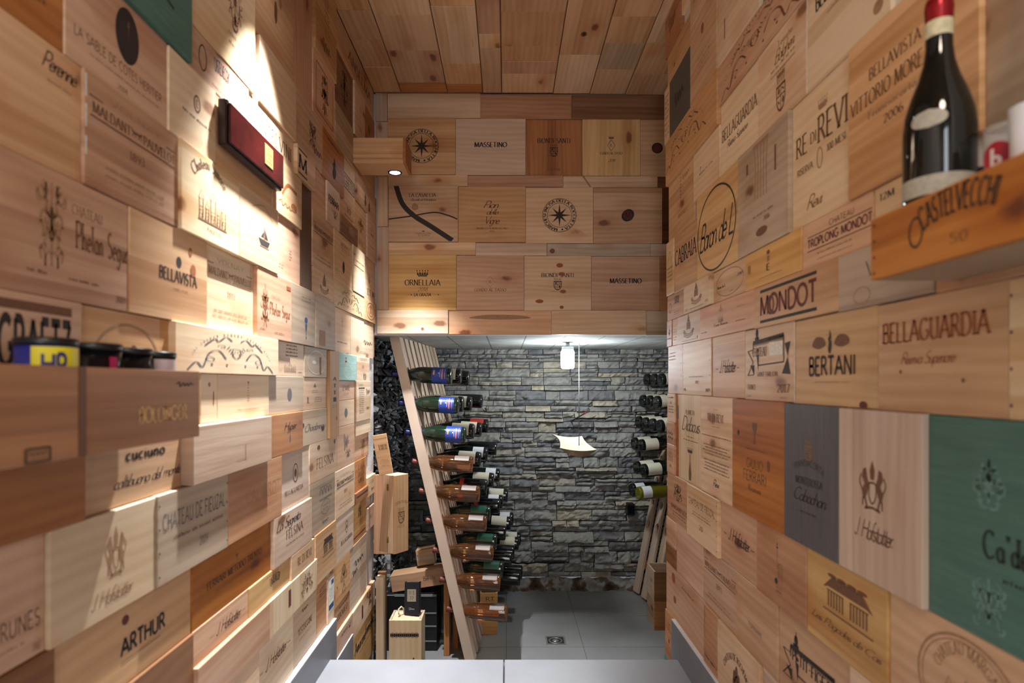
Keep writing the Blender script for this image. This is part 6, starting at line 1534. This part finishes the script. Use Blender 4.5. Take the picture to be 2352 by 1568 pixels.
tar = math.tan(math.radians(RA)); car = math.cos(math.radians(RA))
for r in range(6):
    for cidx, kd in RIGHTB[r].items():
        z = rowzr[r]; fx = RXB - .04 * car + (z - ZF) * tar
        ax = Vector((math.cos(math.radians(3)), 0, math.sin(math.radians(3))))
        hole = Vector((fx + .01, rys[cidx], z)); base = hole - ax * (.235 + .012 * cidx + .01)
        lab = '%s in right rack, %s row, %s slat from the stone wall' % (WK[kd], ROWW[r], ('nearest', 'second', 'third', 'fourth')[cidx])
        bottle(kd, base, ax, (0, -1, 1.3), lab, 'bottles in the right rack', TR)
for k, o in protos.items():
    if k not in usedp:
        for ch in list(o.children): bpy.data.objects.remove(ch)
        bpy.data.objects.remove(o)


# ------------------------------------------------------------------ wooden boxes
def hollow_box(c, M, w, d, h, t, mats, lid=False, ops=None, opsl=None):
    """open box, local origin at the bottom centre; x width, y depth, z up"""
    fm, sm_, im = mats
    bd = Board(w, h, t, fm); bd.draw(ops or []); bd.build('front_panel', M @ Matrix.Translation((0, -d / 2 + t, h / 2)), c)
    m = MB(); m.box((-w / 2, d / 2 - t, 0), (w / 2, d / 2, h), 0, M=M); m.build('back_panel', sm_, c)
    for s in (-1, 1):
        bd = Board(d - 2 * t - .0004, h, t, sm_)
        if s < 0 and opsl: bd.draw(opsl)
        R_ = frame((s * (w / 2 - t), 0, h / 2), (0, s, 0), (0, 0, 1)) if s > 0 else frame((-(w / 2 - t), 0, h / 2), (0, -1, 0), (0, 0, 1))
        bd.build('side_panel', M @ R_, c)
    m = MB(); m.box((-w / 2 + t, -d / 2 + t, 0), (w / 2 - t, d / 2 - t, t), 0, M=M); m.build('bottom', im, c)
    if lid:
        m = MB(); m.box((-w / 2 + t + .001, -d / 2 + t + .0005, h - t), (w / 2 - t - .001, d / 2 - t - .0005, h - .001), 0, M=M, bev=.001); m.build('lid', im, c)


# pine box by the step with the thermometer on it
bx0, bx1, by0, by1, bt = -.506, -.366, 2.625, 2.745, CZ - 1.02
c = thing('wooden_box', ((bx0 + bx1) / 2, (by0 + by1) / 2, ZF), 'upright pale pine box with black hexagon row, below the left wall by step', 'box')
hb = bt - ZF
hollow_box(c, Matrix.Identity(4), bx1 - bx0, by1 - by0, hb, .009, (wood('cream', True, lam=1.2, knots=.4), wood('greywood', True), wood('pale')), True,
           [('e', 'hexrow', -.02, .345, .86, .058, 'k'), ('d', .26, .1, .05, .03, 'r'), ('d', -.36, .08, .05, .012, 'b')])
m = MB(); m.tube([(-.03, -.012, hb + .001), (-.034, -.02, hb + .012), (-.036, -.012, hb + .03), (-.027, .002, hb + .036), (-.018, .01, hb + .024), (-.016, .012, hb + .001)], .0035, 8)
m.build('rope_handle', plain('hemp_rope', S(206, 186, 152), .9), c)
# thermometer
TM = Matrix.Translation((-.413, 2.685, bt + .0012)) @ Matrix.Rotation(math.radians(-16), 4, 'Z') @ Matrix.Rotation(math.radians(-12), 4, 'X') @ Matrix.Rotation(math.radians(-5), 4, 'Y')
c = thing('thermometer', None, 'black digital thermometer with grey screen standing on the pine box', 'thermometer', M=TM)
m = MB(); pts = smooth([(-.034, .006), (-.034, .128), (-.028, .136), (.028, .136), (.034, .128), (.034, .006), (.028, .0), (-.028, .0)], 4, True)
N = len(pts)
for i in range(N):
    j = (i + 1) % N
    m.face([(pts[i][0], -.011, pts[i][1]), (pts[j][0], -.011, pts[j][1]), (pts[j][0], .011, pts[j][1]), (pts[i][0], .011, pts[i][1])][::-1], 0, True)
m.face([(p[0], -.011, p[1]) for p in pts][::-1]); m.face([(p[0], .011, p[1]) for p in pts])
m.build('case', plain('dark_blue_black_plastic', S(22, 24, 32), .4), c)
m = MB(); m.box((-.021, -.0122, .056), (.021, -.0112, .108), 0); scr = m.build('screen', plain('lcd_screen', S(146, 138, 118), .3), c)
m = MB()
for tx, x0, z0_, w_, h_ in (('11.5', -.013, .086, .026, .014), ('77', -.009, .064, .018, .013)):
    pl, tw = text_polys(tx, 'N')
    for p in pl: m.face([(x0 + a_ * w_ / tw, -.0125, z0_ + b2 * h_) for a_, b2 in p])
m.build('digits', plain('lcd_digits', S(60, 58, 50), .5), scr)
pl, tw = text_polys('Qlima', 'N'); m = MB()
for p in pl: m.face([(-.013 + a_ * .026 / tw, -.0115, .022 + b2 * .009) for a_, b2 in p])
m.build('lettering', plain('silver_print', S(176, 176, 180), .5), c)

# timber post and the darker board behind it
m = MB(); a = P(863, 1326, 2.86); b2 = P(881, 1326, 2.86)
m.box((a.x, 2.86, ZF), (b2.x, 2.905, a.z), 0, bev=.002); tag(m.build('timber_post', wood('cream', True, knots=.5)), 'short square pale timber post standing at the end of left wall', 'post')
m = MB(); a = P(868, 1312, 2.93); b2 = P(887, 1312, 2.93)
m.box((a.x, 2.925, ZF), (b2.x, 2.95, a.z), 0, bev=.002); tag(m.build('timber_board', wood('brown', True)), 'darker brown board standing just behind the short pale post', 'board')
# broad board fixed at the end of the left wall, with the hinged box and the loose tilted lid
m = MB(); a = P(858, 1090, 2.93); b2 = P(884, 1272, 2.93)
m.box((-XL + .002, 2.93, b2.z), (-.555, 2.945, a.z), 0, bev=.001); tag(m.build('backing_board', wood('redbrown', True, knots=.9)), 'upright knotty board behind the hinged box at end of left wall', 'board')
cx, cy, zt_, zb2 = -.532, 2.862, P(0, 1092, 2.8).z, P(0, 1272, 2.8).z
HM = Matrix.Translation((cx, cy, zb2)) @ Matrix.Rotation(math.radians(-36), 4, 'Z')
c = thing('hinged_box', None, 'tall hinged wooden wine box with crest, hung at end of left wall', 'box', M=HM)
H = zt_ - zb2
bd = Board(.088, H, .012, wood('tan', True, lam=.4, knots=.4)); bd.draw([('e', 'shield', -.02, -.02, .5, .2, 'b'), ('a', 'CHATEAU', -.02, -.12, .26, 115, 65, .03, 'Sl', 'b'), ('t', 'PAUILLAC', -.02, -.16, .5, .03, 'Sl', 'b'), ('r', 0, .3, .3, .002, 'f')])
bd.build('body_front', frame((.045, 0, H / 2), (0, 1, 0), (0, 0, 1)), c)
m = MB(); m.box((.012, -.044, 0), (.0445, .044, H), 0, bev=.001); m.build('body', wood('pale', True, lam=.4, knots=.3), c)
m = MB(); LMX = Matrix.Translation((.0105, -.044, 0)) @ Matrix.Rotation(math.radians(-4), 4, 'Y')
b0 = len(m.v)
for (x_, z_) in ((-.045, 0), (-.005, 0), (-.0005, H), (-.020, H)): pass
pr = [(-.058, 0), (0, 0), (0, H), (-.026, H)]
fr = [(x_, -.044, z_) for x_, z_ in pr]; bk = [(x_, .044, z_) for x_, z_ in pr]
T_ = Vector((.0112, 0, 0))
m.face([Vector(p) + T_ for p in fr]); m.face([Vector(p) + T_ for p in bk][::-1])
for i in range(4):
    j = (i + 1) % 4; m.face([Vector(fr[i]) + T_, Vector(bk[i]) + T_, Vector(bk[j]) + T_, Vector(fr[j]) + T_])
hlid = m.build('lid', wood('tan', True, lam=.3, knots=.5), c)
for z_ in (.80, .13):
    m = MB(); m.box((.006, -.0458, H * z_), (.0175, -.0443, H * z_ + .030), 0, bev=.0004); m.tube([(.0117, -.0462, H * z_), (.0117, -.0462, H * z_ + .030)], .0016, 8); m.build('hinge', plain('brass', S(150, 128, 44), .35, .8), hlid)
zl = P(0, 1093, 2.8).z
bd = Board(.064, .185, .010, wood('tan', False, lam=.5, knots=.4)); bd.draw([('t', 'BOMBONI', .1, .22, .6, .06, 'S', 'b'), ('t', 'BOMBONI', .1, .15, .6, .06, 'S', 'b'), ('r', 0, .4, .98, .008, 'b'), ('m', .05, -.2, .6, .2, 4, 'f')])
o = bd.build('loose_lid', Matrix.Translation((-.566, 2.80, zl + .098)) @ Matrix.Rotation(math.radians(-11), 4, 'Y') if False else Matrix.Translation((-.566, 2.80, zl + .100)) @ Matrix.Rotation(math.radians(-10), 4, 'Y'))
tag(o, 'thin tilted box lid with small stamped words, resting above the hinged box', 'lid')

# things on the floor behind the rack: black bottle crate, two tilted boxes
c = thing('bottle_crate', (-.50, 3.36, ZF), 'black plastic bottle crate on the floor behind the left rack', 'crate')
BP = plain('black_crate_plastic', S(16, 18, 20), .45); GP = plain('grey_green_strip', S(120, 128, 116), .6)
m = MB(); m.box((-.15, -.09, 0), (.13, .12, .30), 0, bev=.004); m.build('body', BP, c)
for z_ in (.05, .13, .20, .292):
    m = MB(); m.box((-.10, -.094, z_), (.125, -.0905, z_ + (.012 if z_ > .25 else .006)), 0); m.build('strip', GP, c)
BM = Matrix.Translation((-.47, 3.355, ZF + .326)) @ Matrix.Rotation(math.radians(-9), 4, 'Y')
c = thing('wine_box', None, 'long reddish wine box with one printed word, tilted behind the thermometer', 'box', M=BM)
bd = Board(.30, .088, .010, wood('redbrown', lam=.3, knots=.1)); bd.draw([('t', 'Berolo', .2, .04, .22, .24, 'N', 'r'), ('t', 'di vin', -.08, -.06, .12, .14, 'N', 'b')]); bd.build('front_panel', frame((0, -.045, .044), (1, 0, 0), (0, 0, 1)), c)
m = MB(); m.box((-.15, -.0445, 0), (.15, .06, .078), 0, bev=.001); m.build('body', wood('redbrown'), c)
m = MB(); m.box((-.149, -.0445, .0782), (.149, .06, .088), 0, bev=.001); m.build('lid', wood('tan'), c)
SM = Matrix.Translation((-.44, 3.40, ZF + .435)) @ Matrix.Rotation(math.radians(-9), 4, 'Y')
c = thing('small_box', None, 'small grey-brown wooden box on top of the tilted reddish wine box', 'box', M=SM)
m = MB(); m.box((-.05, -.04, 0), (.05, .04, .058), 0, bev=.001); m.build('body', wood('greywood'), c); m = MB(); m.box((-.048, -.042, .0582), (.052, .042, .085), 0, bev=.001); m.build('lid', wood('tan'), c)
c = thing('wine_crate', (-.105, 3.56, ZF), 'tan crate with two black capitals, on the floor before the left rack', 'crate')
hollow_box(c, Matrix.Rotation(math.radians(4), 4, 'Z'), .10, .16, .238, .009, (wood('honey', knots=.3), wood('tan'), wood('pale')), False, [('t', 'RT', .06, .36, .5, .09, 'N', 'k')])

# open crates at the right
cz2 = ZF + .168
c = thing('wine_crate', (.975, 3.635, ZF), 'closed wooden crate on the floor at right, carrying the open crate', 'crate')
hollow_box(c, Matrix.Identity(4), .23, .19, .168, .010, (wood('orange', knots=.6), wood('greywood'), wood('tan')), True)
c = thing('wine_crate', (.975, 3.635, cz2), 'open-topped wooden crate with stencilled pale side, stacked at right', 'crate')
hollow_box(c, Matrix.Identity(4), .23, .19, .170, .010, (wood('brown', knots=.3), wood('raw'), wood('honey')), False, None, [('t', 'VINO', .1, .1, .3, .12, 'N', 'e'), ('m', .1, -.2, .4, .2, 2, 'e'), ('d', .3, .36, .04, .05, 'b')])

# ------------------------------------------------------------------ cellar lamp, hanging tray, pen, socket, drain
c = thing('cellar_lamp', (.355, 3.53, CZ + .085), 'glowing white cylinder lamp hanging under the cellar ceiling', 'lamp')
m = MB(); m.lathe([(0, -.001), (.030, 0), (.037, .006), (.039, .03), (.039, .095), (.034, .104)], 28, 0, cap=False); m.build('shade', plain('glowing_glass', S(255, 255, 255), .3, emit=(.87, .96, 1.0, 1), estr=150), c)
m = MB(); m.lathe([(.035, .1042), (.035, .125), (.012, .132), (.012, .1495), (.03, .1525)], 24, 0); m.build('fitting', plain('grey_metal', S(150, 152, 154), .4, .6), c)

YT = 3.62
c = thing('hanging_tray', P(1330, 1028, YT), 'curved cream wooden tray hanging on one thin cord in the cellar', 'tray')
org = Vector(c.location)
nu, nv = 24, 14
# saddle-shaped shell: quadratic patch through nine measured points
G9 = [[P(1286, 1028, YT - .12), P(1330, 1035, YT - .13), P(1371, 1032, YT - .09)],
      [P(1284, 1009, YT + .01), P(1318, 1022, YT), P(1349, 1018, YT + .01)],
      [P(1267, 996, YT + .13), P(1302, 1003, YT + .15), P(1337, 1001, YT + .14)]]


def quad(a, b, c_, t): return a * (2 * (t - .5) * (t - 1)) + b * (-4 * t * (t - 1)) + c_ * (2 * t * (t - .5))


m = MB(); tp, bt_ = [], []
for j in range(nv + 1):
    v = j / nv; tr = []; br = []
    for i in range(nu + 1):
        u = i / nu
        p = quad(quad(*G9[0], u), quad(*G9[1], u), quad(*G9[2], u), v) - org
        tr.append(p); e = 16 * u * (1 - u) * v * (1 - v)
        br.append(p + Vector((0, .012 * (1 - v), -.006 - .030 * math.sin(math.pi * u) * (1 - .6 * v))))
    tp.append(tr); bt_.append(br)
for j in range(nv):
    for i in range(nu):
        m.face([tp[j][i], tp[j][i + 1], tp[j + 1][i + 1], tp[j + 1][i]], 0, True)
        m.face([bt_[j][i], bt_[j + 1][i], bt_[j + 1][i + 1], bt_[j][i + 1]], 1, True)
ij = [(0, i) for i in range(nu)] + [(j, nu) for j in range(nv)] + [(nv, i) for i in range(nu, 0, -1)] + [(j, 0) for j in range(nv, 0, -1)]
for k in range(len(ij)):
    (a0, a1), (b0_, b1_) = ij[k], ij[(k + 1) % len(ij)]
    m.face([bt_[a0][a1], bt_[b0_][b1_], tp[b0_][b1_], tp[a0][a1]], 1)
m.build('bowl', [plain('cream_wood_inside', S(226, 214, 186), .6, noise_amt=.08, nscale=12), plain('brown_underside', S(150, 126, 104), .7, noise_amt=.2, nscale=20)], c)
m = MB(); m.tube([(0, 0, -.004), (0, 0, ZB - org.z - .001)], .0026, 8); crd = m.build('cord', plain('grey_cord', S(92, 94, 96), .6), c)
m = MB(); m.tube([(-.034, .0, .012), (.040, .0, .008)], .0026, 8); m.build('toggle', wood('tan', knots=0), crd)
PA, PB = P(1316, 965, 4.13), P(1348, 946, 4.09)
pn = MB(); d_ = (PB - PA); c = thing('pen', PA, 'slim black and red pen stuck in a joint of the back stone wall', 'pen')
m = MB(); m.tube([Vector((0, .12, -.01)), Vector((0, .06, -.006)), Vector((0, 0, 0)), d_ * .68], .0045, 10); m.build('barrel', plain('black_pen', S(28, 20, 22), .3), c)
m = MB(); m.tube([d_ * .68, d_], .005, 10); m.build('cap', plain('red_pen', S(130, 26, 34), .35), c)
a = P(1439, 1181, DB - .035); b2 = P(1456, 1155, DB - .035)
c = thing('wall_socket', ((a.x + b2.x) / 2, DB - .04, a.z), 'black socket box on the back stone wall near the right rack', 'socket')
m = MB(); m.box((-.026, -.03, 0), (.026, .065, b2.z - a.z), 0, bev=.005); m.build('housing', BLK, c); m = MB(); m.box((-.02, -.033, .012), (.02, -.0305, b2.z - a.z - .012), 0, bev=.001); m.build('flap', GLB, c)
q = P(1276, 1471, 1.435 * F / (1471 - VY))
c = thing('floor_drain', (q.x, q.y, ZF), 'square metal floor drain in the grey cellar tiles', 'drain')
ST = plain('steel_frame', S(170, 170, 166), .35, .7); DK = plain('drain_dark', S(40, 40, 40), .5)
m = MB()
for (x0, y0_, x1, y1_) in ((-.055, -.055, .055, -.046), (-.055, .046, .055, .055), (-.055, -.046, -.046, .046), (.046, -.046, .055, .046)): m.box((x0, y0_, 0), (x1, y1_, .004), 0)
m.build('frame', ST, c)
m = MB(); m.box((-.0455, -.0455, 0), (.0455, .0455, .0015), 0); m.build('plate', DK, c)
m = MB(); m.lathe([(.032, .0016), (.032, .0032), (.038, .0032), (.038, .0016)], 28, 0, cap=False); m.lathe([(0, .0026), (.018, .0026), (.018, .0016)], 20, 0, cap=False); m.build('ring', ST, c)
